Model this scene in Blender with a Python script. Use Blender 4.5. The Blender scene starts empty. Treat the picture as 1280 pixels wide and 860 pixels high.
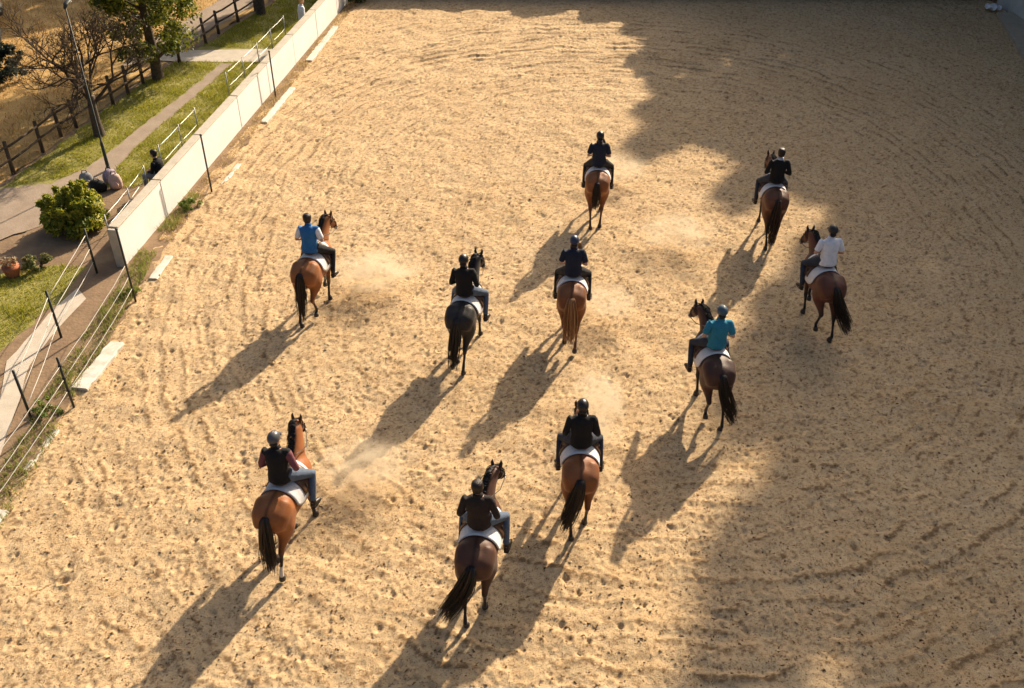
import bpy, bmesh, math, random
import numpy as np
from mathutils import Vector, Matrix

random.seed(7)
rng = np.random.default_rng(7)
R = math.radians
scene = bpy.context.scene
C = scene.collection

# ------------------------------------------------------------------ camera
cd = bpy.data.cameras.new("camera")
cam = bpy.data.objects.new("camera", cd)
C.objects.link(cam)
cam.location = (0, 0, 12.97)
cam.rotation_euler = (R(90 - 35.99), 0, 0)
cd.sensor_width = 36.0
cd.lens = 36.0 * 1211.3 / 1280.0
cd.clip_start = 0.1
cd.clip_end = 2000
scene.camera = cam

# ------------------------------------------------------------------ sky, sun, exposure
SUN_AZ, SUN_EL = 29.0, 27.5          # azimuth from +Y towards +X
world = bpy.data.worlds.new("World")
scene.world = world
world.use_nodes = True
wn = world.node_tree
sky = wn.nodes.new("ShaderNodeTexSky")
sky.sky_type = 'NISHITA'
sky.sun_disc = False
sky.sun_elevation = R(SUN_EL)
sky.sun_rotation = R(SUN_AZ)
sky.air_density = 1.0
sky.dust_density = 7.0
sky.ozone_density = 1.0
bg = wn.nodes["Background"]
bg.inputs[1].default_value = 0.078
wn.links.new(sky.outputs[0], bg.inputs[0])

sd = bpy.data.lights.new("sun", 'SUN')
sd.energy = 5.0
sd.angle = R(0.8)
sd.color = (1.0, 0.84, 0.63)
sun = bpy.data.objects.new("sun", sd)
C.objects.link(sun)
TO_SUN = Vector((math.sin(R(SUN_AZ)) * math.cos(R(SUN_EL)), math.cos(R(SUN_AZ)) * math.cos(R(SUN_EL)), math.sin(R(SUN_EL))))
sun.rotation_euler = TO_SUN.to_track_quat('Z', 'Y').to_euler()
sun.location = (20, 40, 30)

scene.view_settings.view_transform = 'Standard'
scene.view_settings.look = 'None'
scene.view_settings.gamma = 1
scene.view_settings.use_curve_mapping = False
scene.view_settings.exposure = 0.9
scene.cycles.max_bounces = 6
scene.cycles.diffuse_bounces = 3
scene.cycles.transparent_max_bounces = 8
scene.cycles.volume_bounces = 1
scene.cycles.volume_step_rate = 2.0

# ------------------------------------------------------------------ materials
def mat(name, col, rough=0.8, var=0.0, vscale=6.0, bump=0.0, bscale=30.0, metal=0.0, col2=None, spec=0.4, attr=None,
        sheen=0.0, trans=0.0):
    m = bpy.data.materials.new(name)
    m.use_nodes = True
    nt = m.node_tree
    b = nt.nodes["Principled BSDF"]
    b.inputs["Roughness"].default_value = rough
    b.inputs["Metallic"].default_value = metal
    b.inputs["Specular IOR Level"].default_value = spec
    if sheen:
        b.inputs["Sheen Weight"].default_value = sheen
    tc = nt.nodes.new("ShaderNodeTexCoord")
    src = None
    if attr:
        a = nt.nodes.new("ShaderNodeAttribute")
        a.attribute_name = attr
        src = a.outputs["Color"]
    if var > 0 or col2:
        n = nt.nodes.new("ShaderNodeTexNoise")
        n.inputs["Scale"].default_value = vscale
        n.inputs["Detail"].default_value = 5
        n.inputs["Roughness"].default_value = 0.65
        nt.links.new(tc.outputs["Object"], n.inputs["Vector"])
        mr = nt.nodes.new("ShaderNodeMapRange")
        mr.inputs[1].default_value = 0.3
        mr.inputs[2].default_value = 0.7
        nt.links.new(n.outputs[0], mr.inputs[0])
        mx = nt.nodes.new("ShaderNodeMix")
        mx.data_type = 'RGBA'
        nt.links.new(mr.outputs[0], mx.inputs[0])
        if src is not None:
            mx.blend_type = 'MULTIPLY'
            mx.inputs[0].default_value = 1
            rm = nt.nodes.new("ShaderNodeMapRange")
            rm.inputs[3].default_value = 1 - var
            rm.inputs[4].default_value = 1 + var
            nt.links.new(mr.outputs[0], rm.inputs[0])
            nt.links.remove(mx.inputs[0].links[0])
            mx.inputs[0].default_value = 1.0
            nt.links.new(src, mx.inputs[6])
            nt.links.new(rm.outputs[0], mx.inputs[7])
        else:
            c2 = col2 if col2 else tuple(min(1, c * (1 + var)) for c in col)
            c1 = col if col2 else tuple(c * (1 - var) for c in col)
            mx.inputs[6].default_value = (*c1, 1)
            mx.inputs[7].default_value = (*c2, 1)
        src = mx.outputs[2]
    if src is not None:
        nt.links.new(src, b.inputs["Base Color"])
    else:
        b.inputs["Base Color"].default_value = (*col, 1)
    if bump > 0:
        n2 = nt.nodes.new("ShaderNodeTexNoise")
        n2.inputs["Scale"].default_value = bscale
        n2.inputs["Detail"].default_value = 4
        nt.links.new(tc.outputs["Object"], n2.inputs["Vector"])
        bp = nt.nodes.new("ShaderNodeBump")
        bp.inputs["Strength"].default_value = bump
        bp.inputs["Distance"].default_value = 0.02
        nt.links.new(n2.outputs[0], bp.inputs["Height"])
        nt.links.new(bp.outputs[0], b.inputs["Normal"])
    if trans > 0:
        out = nt.nodes["Material Output"]
        tr = nt.nodes.new("ShaderNodeBsdfTranslucent")
        if src is not None:
            nt.links.new(src, tr.inputs["Color"])
        else:
            tr.inputs["Color"].default_value = (*col, 1)
        ms = nt.nodes.new("ShaderNodeMixShader")
        ms.inputs[0].default_value = trans
        nt.links.new(b.outputs[0], ms.inputs[1])
        nt.links.new(tr.outputs[0], ms.inputs[2])
        nt.links.new(ms.outputs[0], out.inputs["Surface"])
    return m

def sand_material():
    m = bpy.data.materials.new("sand")
    m.use_nodes = True
    nt = m.node_tree
    L = nt.links.new
    b = nt.nodes["Principled BSDF"]
    b.inputs["Roughness"].default_value = 0.95
    b.inputs["Specular IOR Level"].default_value = 0.15
    tc = nt.nodes.new("ShaderNodeTexCoord")
    def noise(scale, detail=4, rough=0.6):
        n = nt.nodes.new("ShaderNodeTexNoise")
        n.inputs["Scale"].default_value = scale
        n.inputs["Detail"].default_value = detail
        n.inputs["Roughness"].default_value = rough
        L(tc.outputs["Object"], n.inputs["Vector"])
        return n
    def ramp(src, lo, hi):
        r = nt.nodes.new("ShaderNodeMapRange")
        r.inputs[1].default_value = lo
        r.inputs[2].default_value = hi
        L(src.outputs[0], r.inputs[0])
        return r
    def mix(fac, a, bb):
        x = nt.nodes.new("ShaderNodeMix")
        x.data_type = 'RGBA'
        L(fac.outputs[0], x.inputs[0])
        for k, v in ((6, a), (7, bb)):
            if isinstance(v, tuple):
                x.inputs[k].default_value = (*v, 1)
            else:
                L(v.outputs[2], x.inputs[k])
        return x
    big = ramp(noise(0.35, 3), 0.35, 0.65)
    c0 = mix(big, (0.52, 0.355, 0.188), (0.585, 0.415, 0.235))
    mid = ramp(noise(3.0, 5, 0.7), 0.42, 0.72)
    c1 = mix(mid, c0, (0.60, 0.45, 0.27))
    fine = ramp(noise(13, 6, 0.8), 0.535, 0.61)       # wood fibre and damp crumbs mixed into the sand
    c2 = mix(fine, c1, (0.29, 0.175, 0.08))
    speck = ramp(noise(21, 5, 0.7), 0.605, 0.64)
    c3 = mix(speck, c2, (0.13, 0.07, 0.03))
    at = nt.nodes.new("ShaderNodeAttribute"); at.attribute_name = 'tint'
    br = nt.nodes.new("ShaderNodeMath"); br.operation = 'MULTIPLY'
    dn = ramp(noise(9, 4, 0.7), 0.28, 0.52)
    L(at.outputs["Fac"], br.inputs[0]); L(dn.outputs[0], br.inputs[1])
    br2 = nt.nodes.new("ShaderNodeMath"); br2.operation = 'MULTIPLY'; br2.inputs[1].default_value = 0.9
    L(br.outputs[0], br2.inputs[0])
    c4 = mix(br2, c3, (0.185, 0.108, 0.05))
    L(c4.outputs[2], b.inputs["Base Color"])
    n = noise(26, 6, 0.8)
    bp = nt.nodes.new("ShaderNodeBump")
    bp.inputs["Strength"].default_value = 0.8
    bp.inputs["Distance"].default_value = 0.035
    L(n.outputs[0], bp.inputs["Height"])
    L(bp.outputs[0], b.inputs["Normal"])
    return m

M = {}
M['sand'] = sand_material()
M['earth'] = mat('earth', (0.16, 0.10, 0.06), 0.95, col2=(0.27, 0.18, 0.10), vscale=1.6, bump=0.8, bscale=12)
M['dirt'] = mat('dirt_path', (0.24, 0.18, 0.13), 0.95, col2=(0.32, 0.25, 0.185), vscale=2.0, bump=0.5, bscale=25)
M['concrete'] = mat('concrete', (0.42, 0.36, 0.28), 0.85, col2=(0.54, 0.47, 0.38), vscale=3.0, bump=0.25, bscale=40)
M['lawn'] = mat('lawn_soil', (0.17, 0.16, 0.035), 0.95, col2=(0.30, 0.26, 0.07), vscale=2.2, bump=0.8, bscale=18)
M['field'] = mat('dry_field', (0.30, 0.165, 0.05), 0.95, col2=(0.52, 0.34, 0.12), vscale=0.9, bump=0.8, bscale=10)
M['grass'] = mat('grass_blade', (0.1, 0.14, 0.02), 0.6, attr='tint', trans=0.35)
M['wallpaint'] = mat('wall_paint', (0.68, 0.67, 0.64), 0.8, col2=(0.78, 0.77, 0.75), vscale=1.3, bump=0.15, bscale=20)
M['wallcap'] = mat('wall_cap', (0.38, 0.33, 0.26), 0.9, col2=(0.52, 0.46, 0.37), vscale=5, bump=0.4, bscale=30)
M['whiteboard'] = mat('white_board', (0.44, 0.38, 0.29), 0.8, col2=(0.66, 0.63, 0.57), vscale=5, bump=0.2, bscale=30)
M['darkmetal'] = mat('dark_metal', (0.035, 0.04, 0.035), 0.55, var=0.3, vscale=20, metal=0.2)
M['galv'] = mat('galvanised_pipe', (0.42, 0.42, 0.40), 0.45, var=0.2, vscale=12, metal=0.6)
M['rope'] = mat('white_tape', (0.46, 0.44, 0.40), 0.7)
M['oldwood'] = mat('weathered_wood', (0.055, 0.038, 0.026), 0.9, col2=(0.12, 0.085, 0.06), vscale=9, bump=0.5, bscale=40)
M['bark'] = mat('bark', (0.045, 0.032, 0.022), 0.95, col2=(0.12, 0.09, 0.065), vscale=11, bump=0.8, bscale=25)
M['twig'] = mat('twig', (0.065, 0.045, 0.03), 0.9, var=0.35, vscale=3)
M['leaf'] = mat('leaf', (0.06, 0.10, 0.015), 0.55, attr='tint', trans=0.4)
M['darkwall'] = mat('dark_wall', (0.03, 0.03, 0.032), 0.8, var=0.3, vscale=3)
M['greywall'] = mat('grey_wall', (0.42, 0.43, 0.40), 0.85, col2=(0.52, 0.53, 0.50), vscale=2, bump=0.2)
M['kerb'] = mat('kerb_concrete', (0.32, 0.27, 0.20), 0.9, col2=(0.42, 0.36, 0.28), vscale=4, bump=0.4, bscale=30)
M['coat'] = mat('horse_coat', (0.2, 0.1, 0.05), 0.56, attr='tint', var=0.13, vscale=7, bump=0.12, bscale=38, spec=0.34, sheen=0.05)
M['horn'] = mat('hoof_horn', (0.05, 0.04, 0.03), 0.5, var=0.3, vscale=12)
M['eye'] = mat('eye', (0.012, 0.008, 0.006), 0.1)
M['pad'] = mat('saddle_pad', (0.70, 0.68, 0.66), 0.9, var=0.07, vscale=14, bump=0.35, bscale=28)
M['padgrey'] = mat('saddle_pad_grey', (0.52, 0.51, 0.52), 0.9, var=0.08, vscale=14, bump=0.35, bscale=28)
M['leather'] = mat('leather', (0.022, 0.014, 0.010), 0.45, var=0.3, vscale=15)
M['brownleather'] = mat('brown_leather', (0.07, 0.03, 0.014), 0.45, var=0.3, vscale=15)
M['steel'] = mat('steel', (0.55, 0.55, 0.55), 0.3, metal=0.9)
M['skin'] = mat('skin', (0.50, 0.28, 0.19), 0.55, var=0.08, vscale=20)
M['lips'] = mat('lips', (0.36, 0.14, 0.11), 0.5)
M['sclera'] = mat('eye_white', (0.6, 0.58, 0.54), 0.2)
def cloth(name, c, **k):
    M[name] = mat(name, c, 0.9, var=0.16, vscale=9, bump=0.5, bscale=16, **k)
for nm, c in dict(blue=(0.022, 0.13, 0.33), black=(0.006, 0.006, 0.007), navy=(0.012, 0.017, 0.034), white=(0.70, 0.71, 0.74),
                  teal=(0.022, 0.19, 0.29), brown=(0.020, 0.013, 0.011), maroon=(0.17, 0.055, 0.065), denim=(0.085, 0.115, 0.165),
                  darkdenim=(0.025, 0.032, 0.048), grey=(0.20, 0.20, 0.21), mauve=(0.27, 0.22, 0.27), pink=(0.55, 0.38, 0.32),
                  charcoal=(0.014, 0.014, 0.016), lightgrey=(0.48, 0.50, 0.52)).items():
    cloth('cloth_' + nm, c)
M['helmet_black'] = mat('helmet_black', (0.014, 0.014, 0.015), 0.38)
M['helmet_grey'] = mat('helmet_grey', (0.075, 0.078, 0.085), 0.35)
M['helmet_navy'] = mat('helmet_navy', (0.022, 0.034, 0.075), 0.35)
M['helmet_blue'] = mat('helmet_slate', (0.045, 0.085, 0.12), 0.5)
M['hair_dark'] = mat('hair_dark', (0.009, 0.007, 0.006), 0.5, var=0.4, vscale=30, bump=0.5, bscale=60)
M['hair_brown'] = mat('hair_brown', (0.013, 0.007, 0.005), 0.5, var=0.4, vscale=30, bump=0.5, bscale=60)
M['hair_blond'] = mat('hair_blond', (0.45, 0.29, 0.12), 0.5, var=0.3, vscale=30, bump=0.5, bscale=60)
M['carpaint'] = mat('car_paint', (0.03, 0.035, 0.04), 0.22, metal=0.3)
M['glass'] = mat('car_glass', (0.22, 0.28, 0.33), 0.08)
M['rubber'] = mat('rubber', (0.015, 0.015, 0.015), 0.85)
M['lampglass'] = mat('lamp_glass', (0.5, 0.5, 0.47), 0.25)
M['terracotta'] = mat('terracotta', (0.36, 0.12, 0.05), 0.85, var=0.2, vscale=12)
M['plastic'] = mat('plastic_bag', (0.62, 0.63, 0.66), 0.5, bump=0.6, bscale=14)
M['bin'] = mat('white_paint', (0.66, 0.64, 0.60), 0.6, var=0.08)

# ------------------------------------------------------------------ helpers
def props(o, label=None, cat=None, group=None, kind=None):
    if label: o['label'] = label
    if cat: o['category'] = cat
    if group: o['group'] = group
    if kind: o['kind'] = kind
    return o

def empty(name, loc=(0, 0, 0), rz=0.0):
    o = bpy.data.objects.new(name, None)
    o.empty_display_size = 0.2
    C.objects.link(o)
    o.location = loc
    o.rotation_euler = (0, 0, rz)
    return o

def link(name, me, m, parent=None):
    o = bpy.data.objects.new(name, me)
    C.objects.link(o)
    if m is not None:
        if len(me.materials) == 0:
            me.materials.append(None)
        o.material_slots[0].link = 'OBJECT'
        o.material_slots[0].material = m
    if parent: o.parent = parent
    return o

def np_mesh(name, V, F, tint=None, smooth=False):
    V = np.asarray(V, np.float32); F = np.asarray(F, np.int32)
    me = bpy.data.meshes.new(name)
    k = F.shape[1]
    me.vertices.add(len(V)); me.vertices.foreach_set('co', V.ravel())
    me.loops.add(F.size); me.loops.foreach_set('vertex_index', F.ravel())
    me.polygons.add(len(F))
    me.polygons.foreach_set('loop_start', np.arange(0, F.size, k, dtype=np.int32))
    if smooth:
        me.polygons.foreach_set('use_smooth', np.ones(len(F), bool))
    me.update(calc_edges=True)
    if tint is not None:
        set_tint(me, tint)
    return me

def set_tint(me, T):
    a = me.attributes.new('tint', 'FLOAT_COLOR', 'POINT')
    T = np.asarray(T, np.float32)
    T4 = np.ones((len(T), 4), np.float32); T4[:, :3] = T
    a.data.foreach_set('color', T4.ravel())

class MB:
    def __init__(s): s.v = []; s.f = []
    def poly(s, pts, f):
        o = len(s.v); s.v += [tuple(p) for p in pts]; s.f += [tuple(i + o for i in q) for q in f]
    def box(s, c, d, rz=0.0, bev=0.0):
        x, y, z = (k / 2 for k in d)
        cs, sn = math.cos(rz), math.sin(rz)
        if bev <= 0:
            P = [(sx * x, sy * y, sz * z) for sz in (-1, 1) for sx, sy in ((-1, -1), (1, -1), (1, 1), (-1, 1))]
            Fc = [(3, 2, 1, 0), (4, 5, 6, 7), (0, 1, 5, 4), (1, 2, 6, 5), (2, 3, 7, 6), (3, 0, 4, 7)]
        else:
            b = bev
            P = []
            for zz, ins in ((-z, b), (-z + b, 0), (z - b, 0), (z, b)):
                X, Y = x - ins, y - ins
                P += [(-X, -Y + b, zz), (-X + b, -Y, zz), (X - b, -Y, zz), (X, -Y + b, zz), (X, Y - b, zz), (X - b, Y, zz), (-X + b, Y, zz), (-X, Y - b, zz)]
            Fc = [tuple(range(7, -1, -1)), tuple(range(24, 32))]
            for r in range(3):
                for k in range(8):
                    Fc.append((r * 8 + k, r * 8 + (k + 1) % 8, (r + 1) * 8 + (k + 1) % 8, (r + 1) * 8 + k))
        s.poly([(c[0] + p[0] * cs - p[1] * sn, c[1] + p[0] * sn + p[1] * cs, c[2] + p[2]) for p in P], Fc)
        return s
    def loft(s, cen, ab, n=12, ref=(1, 0, 0), cap=True):
        Cn = np.array(cen, float)
        T = np.gradient(Cn, axis=0)
        T /= np.linalg.norm(T, axis=1)[:, None] + 1e-9
        ref = np.array(ref, float)
        o = len(s.v)
        for c, t, r in zip(Cn, T, ab):
            a, b = (r, r) if np.isscalar(r) else r
            q = ref - ref.dot(t) * t
            if np.linalg.norm(q) < 0.25:
                q = np.array((0, 0, 1.0)); q = q - q.dot(t) * t
                if np.linalg.norm(q) < 0.25:
                    q = np.array((0, 1.0, 0)); q = q - q.dot(t) * t
            q /= np.linalg.norm(q)
            u = np.cross(t, q)
            for k in range(n):
                th = 2 * math.pi * k / n
                s.v.append(tuple(c + q * a * math.cos(th) + u * b * math.sin(th)))
        m = len(Cn)
        for i in range(m - 1):
            for k in range(n):
                k2 = (k + 1) % n
                s.f.append((o + i * n + k, o + i * n + k2, o + (i + 1) * n + k2, o + (i + 1) * n + k))
        if cap:
            s.f.append(tuple(o + k for k in range(n - 1, -1, -1)))
            s.f.append(tuple(o + (m - 1) * n + k for k in range(n)))
        return s
    def tube(s, pts, r, n=6):
        return s.loft(pts, [r] * len(pts) if np.isscalar(r) else list(r), n)
    def ball(s, c, r, n=10, m=7):
        r = (r, r, r) if np.isscalar(r) else r
        o = len(s.v)
        s.v.append((c[0], c[1], c[2] - r[2]))
        for i in range(1, m):
            ph = -math.pi / 2 + math.pi * i / m
            for k in range(n):
                th = 2 * math.pi * k / n
                s.v.append((c[0] + r[0] * math.cos(ph) * math.cos(th), c[1] + r[1] * math.cos(ph) * math.sin(th), c[2] + r[2] * math.sin(ph)))
        s.v.append((c[0], c[1], c[2] + r[2]))
        top = len(s.v) - 1
        for k in range(n):
            k2 = (k + 1) % n
            s.f.append((o, o + 1 + k2, o + 1 + k))
            s.f.append((top, o + 1 + (m - 2) * n + k, o + 1 + (m - 2) * n + k2))
            for i in range(m - 2):
                s.f.append((o + 1 + i * n + k, o + 1 + i * n + k2, o + 1 + (i + 1) * n + k2, o + 1 + (i + 1) * n + k))
        return s
    def mesh(s, name, smooth=True):
        me = bpy.data.meshes.new(name)
        me.from_pydata(s.v, [], s.f)
        bm = bmesh.new(); bm.from_mesh(me)
        bmesh.ops.recalc_face_normals(bm, faces=bm.faces)
        bm.to_mesh(me); bm.free()
        if smooth:
            me.polygons.foreach_set('use_smooth', np.ones(len(me.polygons), bool))
        me.update()
        return me
    def build(s, name, m, parent=None, smooth=True):
        return link(name, s.mesh(name, smooth), m, parent)

def remesh(mb, name, voxel, smooth_it=4, extra=None):
    me = mb.mesh(name + '_cage')
    o = bpy.data.objects.new('tmp', me); C.objects.link(o)
    md = o.modifiers.new('r', 'REMESH'); md.mode = 'VOXEL'; md.voxel_size = voxel; md.use_smooth_shade = True
    sm = o.modifiers.new('s', 'SMOOTH'); sm.factor = 0.5; sm.iterations = smooth_it
    dg = bpy.context.evaluated_depsgraph_get()
    out = bpy.data.meshes.new_from_object(o.evaluated_get(dg))
    out.name = name
    bpy.data.objects.remove(o); bpy.data.meshes.remove(me)
    if extra is not None:
        bm = bmesh.new(); bm.from_mesh(out)
        e = extra.mesh('x'); bm.from_mesh(e); bm.to_mesh(out); bm.free(); bpy.data.meshes.remove(e)
    out.polygons.foreach_set('use_smooth', np.ones(len(out.polygons), bool))
    out.update()
    return out

def coords(me):
    V = np.zeros(len(me.vertices) * 3, np.float32); me.vertices.foreach_get('co', V)
    return V.reshape(-1, 3)

def strands(paths, r0, r1, name, tintc=None):
    """paths: (n, m, 3) array of hair strands -> thin 3-sided tapering tubes"""
    P = np.asarray(paths, float); n, m, _ = P.shape
    T = np.gradient(P, axis=1); T /= np.linalg.norm(T, axis=2, keepdims=True) + 1e-9
    ref = np.array((0.3, 0.9, 0.2))
    A = np.cross(T, ref); A /= np.linalg.norm(A, axis=2, keepdims=True) + 1e-9
    B = np.cross(T, A)
    rad = np.linspace(0, 1, m)
    rad = (r0 + (r1 - r0) * rad)[None, :, None]
    rings = [P + rad * (math.cos(t) * A + math.sin(t) * B) for t in (0, 2.094, 4.189)]
    V = np.stack(rings, 2).reshape(-1, 3)
    F = []
    i = np.arange(m - 1)
    for k in range(3):
        k2 = (k + 1) % 3
        F.append(np.stack([i * 3 + k, i * 3 + k2, (i + 1) * 3 + k2, (i + 1) * 3 + k], 1))
    F = np.concatenate(F)
    F = (F[None] + (np.arange(n) * m * 3)[:, None, None]).reshape(-1, 4)
    t = None
    if tintc is not None:
        t = np.repeat(tintc, m * 3, axis=0)
    return np_mesh(name, V, F, t, True)

# ------------------------------------------------------------------ noise raster for terrain relief
def raster_noise(h, w, res, lo, hi, seed):
    """band-limited noise, wavelengths lo..hi metres, unit std"""
    g = np.random.default_rng(seed)
    N = np.fft.rfft2(g.standard_normal((h, w)).astype(np.float32))
    fy = np.fft.fftfreq(h, res)[:, None]; fx = np.fft.rfftfreq(w, res)[None]
    fr = np.sqrt(fx * fx + fy * fy)
    band = np.exp(-(fr * lo / 1.2) ** 2) * (1 - np.exp(-(fr * hi) ** 2)) / (0.15 / hi + fr) ** 0.6
    o = np.fft.irfft2(N * band, s=(h, w))
    return o / o.std()

# arena relief map
RX0, RX1, RY0, RY1, RES = -12.0, 24.0, 2.0, 47.0, 0.025
NW, NH = int((RX1 - RX0) / RES), int((RY1 - RY0) / RES)
gx = RX0 + (np.arange(NW) + 0.5) * RES
gy = RY0 + (np.arange(NH) + 0.5) * RES
GX, GY = np.meshgrid(gx, gy)
Hm = 0.014 * raster_noise(NH, NW, RES, 0.7, 4.0, 1)
clod = raster_noise(NH, NW, RES, 0.06, 0.30, 2)
patch = raster_noise(NH, NW, RES, 1.5, 6.0, 3)
Hm += 0.0062 * clod * (0.75 + 0.35 * np.clip(patch, -1.2, 1.5))
# worn riding track: concentric furrows round the school
ccx, ccy = 3.2, 23.5
warp = raster_noise(NH, NW, RES, 1.2, 5, 4)
rr = ((np.abs((GX - ccx) / 0.80) ** 2.15 + np.abs((GY - ccy) / 1.0) ** 2.15) ** (1 / 2.15))
fur = np.sin(2 * math.pi * (rr + 0.07 * warp) / 0.46) + 0.75 * np.sin(2 * math.pi * (rr * 1.06 + 0.08 * warp) / 0.27)
ring = np.exp(-((rr - 14.5) / 4.6) ** 2)
fmask = (0.12 + 0.95 * ring) * np.clip(0.72 + 0.42 * raster_noise(NH, NW, RES, 1.0, 4.5, 5), 0.08, 1.6)
Hm += (0.0100 + 0.0070 / (1 + np.exp(-(GY - 26.0) / 2.5))) * fur * fmask * (1 - 0.55 / (1 + np.exp((GX + 0.5) / 1.2)) / (1 + np.exp((GY - 30.0) / 2.0)))
# damp darker sand turned up along the rake lines, broken into dashes
dash = raster_noise(NH, NW, RES, 0.10, 0.45, 6)
Dm = np.clip((0.8 * fur * np.minimum(fmask, 1.0) + (0.62 - 0.22 * ring) * dash - 0.42) / 0.75, 0, 1).astype(np.float32)
# hoof prints: elongated pits with a thrown-up rim
NP = 26000
px = rng.uniform(-9.6, 21.5, NP); py = rng.uniform(5.0, 44.5, NP)
kx = ((px - RX0) / RES).astype(int); ky = ((py - RY0) / RES).astype(int)
ang = rng.normal(0.1, 0.45, NP)
sz = rng.uniform(0.030, 0.072, NP); dep = rng.uniform(0.004, 0.020, NP) + (rng.random(NP) < 0.22) * rng.uniform(0.008, 0.026, NP) * np.clip(rng.normal(1, 0.4, NP), 0.3, 2)
W = 10
oy, ox = np.mgrid[-W:W + 1, -W:W + 1]
DX = ox.ravel()[None] * RES; DY = oy.ravel()[None] * RES
for s0 in range(0, NP, 4000):
    sl = slice(s0, s0 + 4000)
    ca, sa = np.cos(ang[sl])[:, None], np.sin(ang[sl])[:, None]
    u = (DX * ca + DY * sa) / sz[sl][:, None]
    v = (-DX * sa + DY * ca) / (sz[sl][:, None] * 1.35)
    q = u * u + v * v
    k = dep[sl][:, None] * (-1.15 * np.exp(-q * 1.2) + 0.55 * np.exp(-(np.sqrt(q) - 1.35) ** 2 * 6) * (0.6 - 0.5 * np.tanh(v)))
    yy = np.clip(ky[sl][:, None] + oy.ravel()[None], 0, NH - 1); xx = np.clip(kx[sl][:, None] + ox.ravel()[None], 0, NW - 1)
    np.add.at(Hm, (yy.ravel(), xx.ravel()), k.ravel())
Hm = np.clip(Hm, -0.09, 0.09)

def damp_at(x, y):
    return Dm[np.clip(((y - RY0) / RES).astype(int), 0, NH - 1), np.clip(((x - RX0) / RES).astype(int), 0, NW - 1)]

def relief(x, y):
    fx = np.clip((np.asarray(x) - RX0) / RES - 0.5, 0, NW - 2.001); fy = np.clip((np.asarray(y) - RY0) / RES - 0.5, 0, NH - 2.001)
    ix = fx.astype(int); iy = fy.astype(int); tx = fx - ix; ty = fy - iy
    return (Hm[iy, ix] * (1 - tx) * (1 - ty) + Hm[iy, ix + 1] * tx * (1 - ty) + Hm[iy + 1, ix] * (1 - tx) * ty + Hm[iy + 1, ix + 1] * tx * ty)

# ------------------------------------------------------------------ the setting
def wall_x(y):            # inner face of the white wall
    return -9.56 + 0.117 * (y - 23.93)

def sand_edge(y):         # left rim of the sand
    return np.interp(y, [3, 12, 15.6, 19.5, 22, 25, 44.5], [-9.9, -9.75, -9.45, -9.35, -9.35, -9.05, -6.9])

rows = [4.0]
while rows[-1] < 44.6:
    rows.append(rows[-1] + 0.022 + 0.0011 * rows[-1])
rows = np.array(rows)
NCOL = 820
xl = sand_edge(rows) - 0.15
xl = np.maximum(xl, -(0.4276 * rows + 4.03) - 2.5)
xr = np.minimum(0.4276 * rows + 4.03 + 2.5, 21.3)
U = np.linspace(0, 1, NCOL)[None]
SX = xl[:, None] + (xr - xl)[:, None] * U
SY = np.repeat(rows[:, None], NCOL, 1)
SZ = relief(SX, SY)
# sink the rim a little so that verge soil covers it
nr = len(rows)
idx = np.arange(nr * NCOL).reshape(nr, NCOL)
Fq = np.stack([idx[:-1, :-1], idx[:-1, 1:], idx[1:, 1:], idx[1:, :-1]], -1).reshape(-1, 4)
dv = damp_at(SX, SY).ravel()
so = link('arena_sand', np_mesh('arena_sand', np.stack([SX, SY, SZ], -1).reshape(-1, 3), Fq, np.stack([dv, dv, dv], 1), True), M['sand'])
props(so, 'pale tan sand of the riding arena, churned by hooves', kind='structure')

# loose crumbs of damp sand and chopped fibre lying on the surface
NCR = 210000
cy_ = 6.0 + 38.3 * rng.random(NCR) ** 1.25
clx = -(0.4276 * cy_ + 5.5); crx = np.minimum(0.4276 * cy_ + 5.5, 20.5)
cx_ = clx + (crx - clx) * rng.random(NCR)
ok = cx_ > sand_edge(cy_) + 0.05
pk = raster_noise(NH, NW, RES, 0.15, 1.2, 9)
ok &= rng.random(NCR) < np.clip(0.36 + 0.42 * pk[np.clip(((cy_ - RY0) / RES).astype(int), 0, NH - 1), np.clip(((cx_ - RX0) / RES).astype(int), 0, NW - 1)] - 0.30 * (fur * fmask)[np.clip(((cy_ - RY0) / RES).astype(int), 0, NH - 1), np.clip(((cx_ - RX0) / RES).astype(int), 0, NW - 1)], 0.06, 1)
cx_, cy_ = cx_[ok], cy_[ok]; n_ = len(cx_)
cz_ = relief(cx_, cy_) - 0.003
rs = 0.006 + 0.023 * rng.random(n_) ** 3
el_ = rng.uniform(1.0, 2.6, n_); az_ = rng.uniform(0, 6.283, n_)
tri = np.array([0, 2.094, 4.189])
bxx = np.cos(tri)[None] * (rs * el_)[:, None]; byy = np.sin(tri)[None] * rs[:, None]
ca_, sa_ = np.cos(az_)[:, None], np.sin(az_)[:, None]
CV = np.zeros((n_, 4, 3))
CV[:, :3, 0] = cx_[:, None] + bxx * ca_ - byy * sa_; CV[:, :3, 1] = cy_[:, None] + bxx * sa_ + byy * ca_; CV[:, :3, 2] = cz_[:, None]
CV[:, 3, 0] = cx_ + rng.normal(0, .3, n_) * rs; CV[:, 3, 1] = cy_ + rng.normal(0, .3, n_) * rs; CV[:, 3, 2] = cz_ + rs * rng.uniform(0.5, 1.3, n_)
b0 = (np.arange(n_) * 4)[:, None]
CF = np.concatenate([b0 + np.array([[0, 1, 3]]), b0 + np.array([[1, 2, 3]]), b0 + np.array([[2, 0, 3]])])
cc_ = np.array([(0.50, 0.35, 0.19), (0.36, 0.23, 0.115), (0.21, 0.12, 0.055), (0.12, 0.065, 0.03), (0.56, 0.41, 0.24)])[rng.choice(5, n_, p=(.22, .24, .28, .16, .10))]
M['crumb'] = mat('sand_crumb', (.4, .3, .15), 0.95, attr='tint', spec=0.1)
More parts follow.
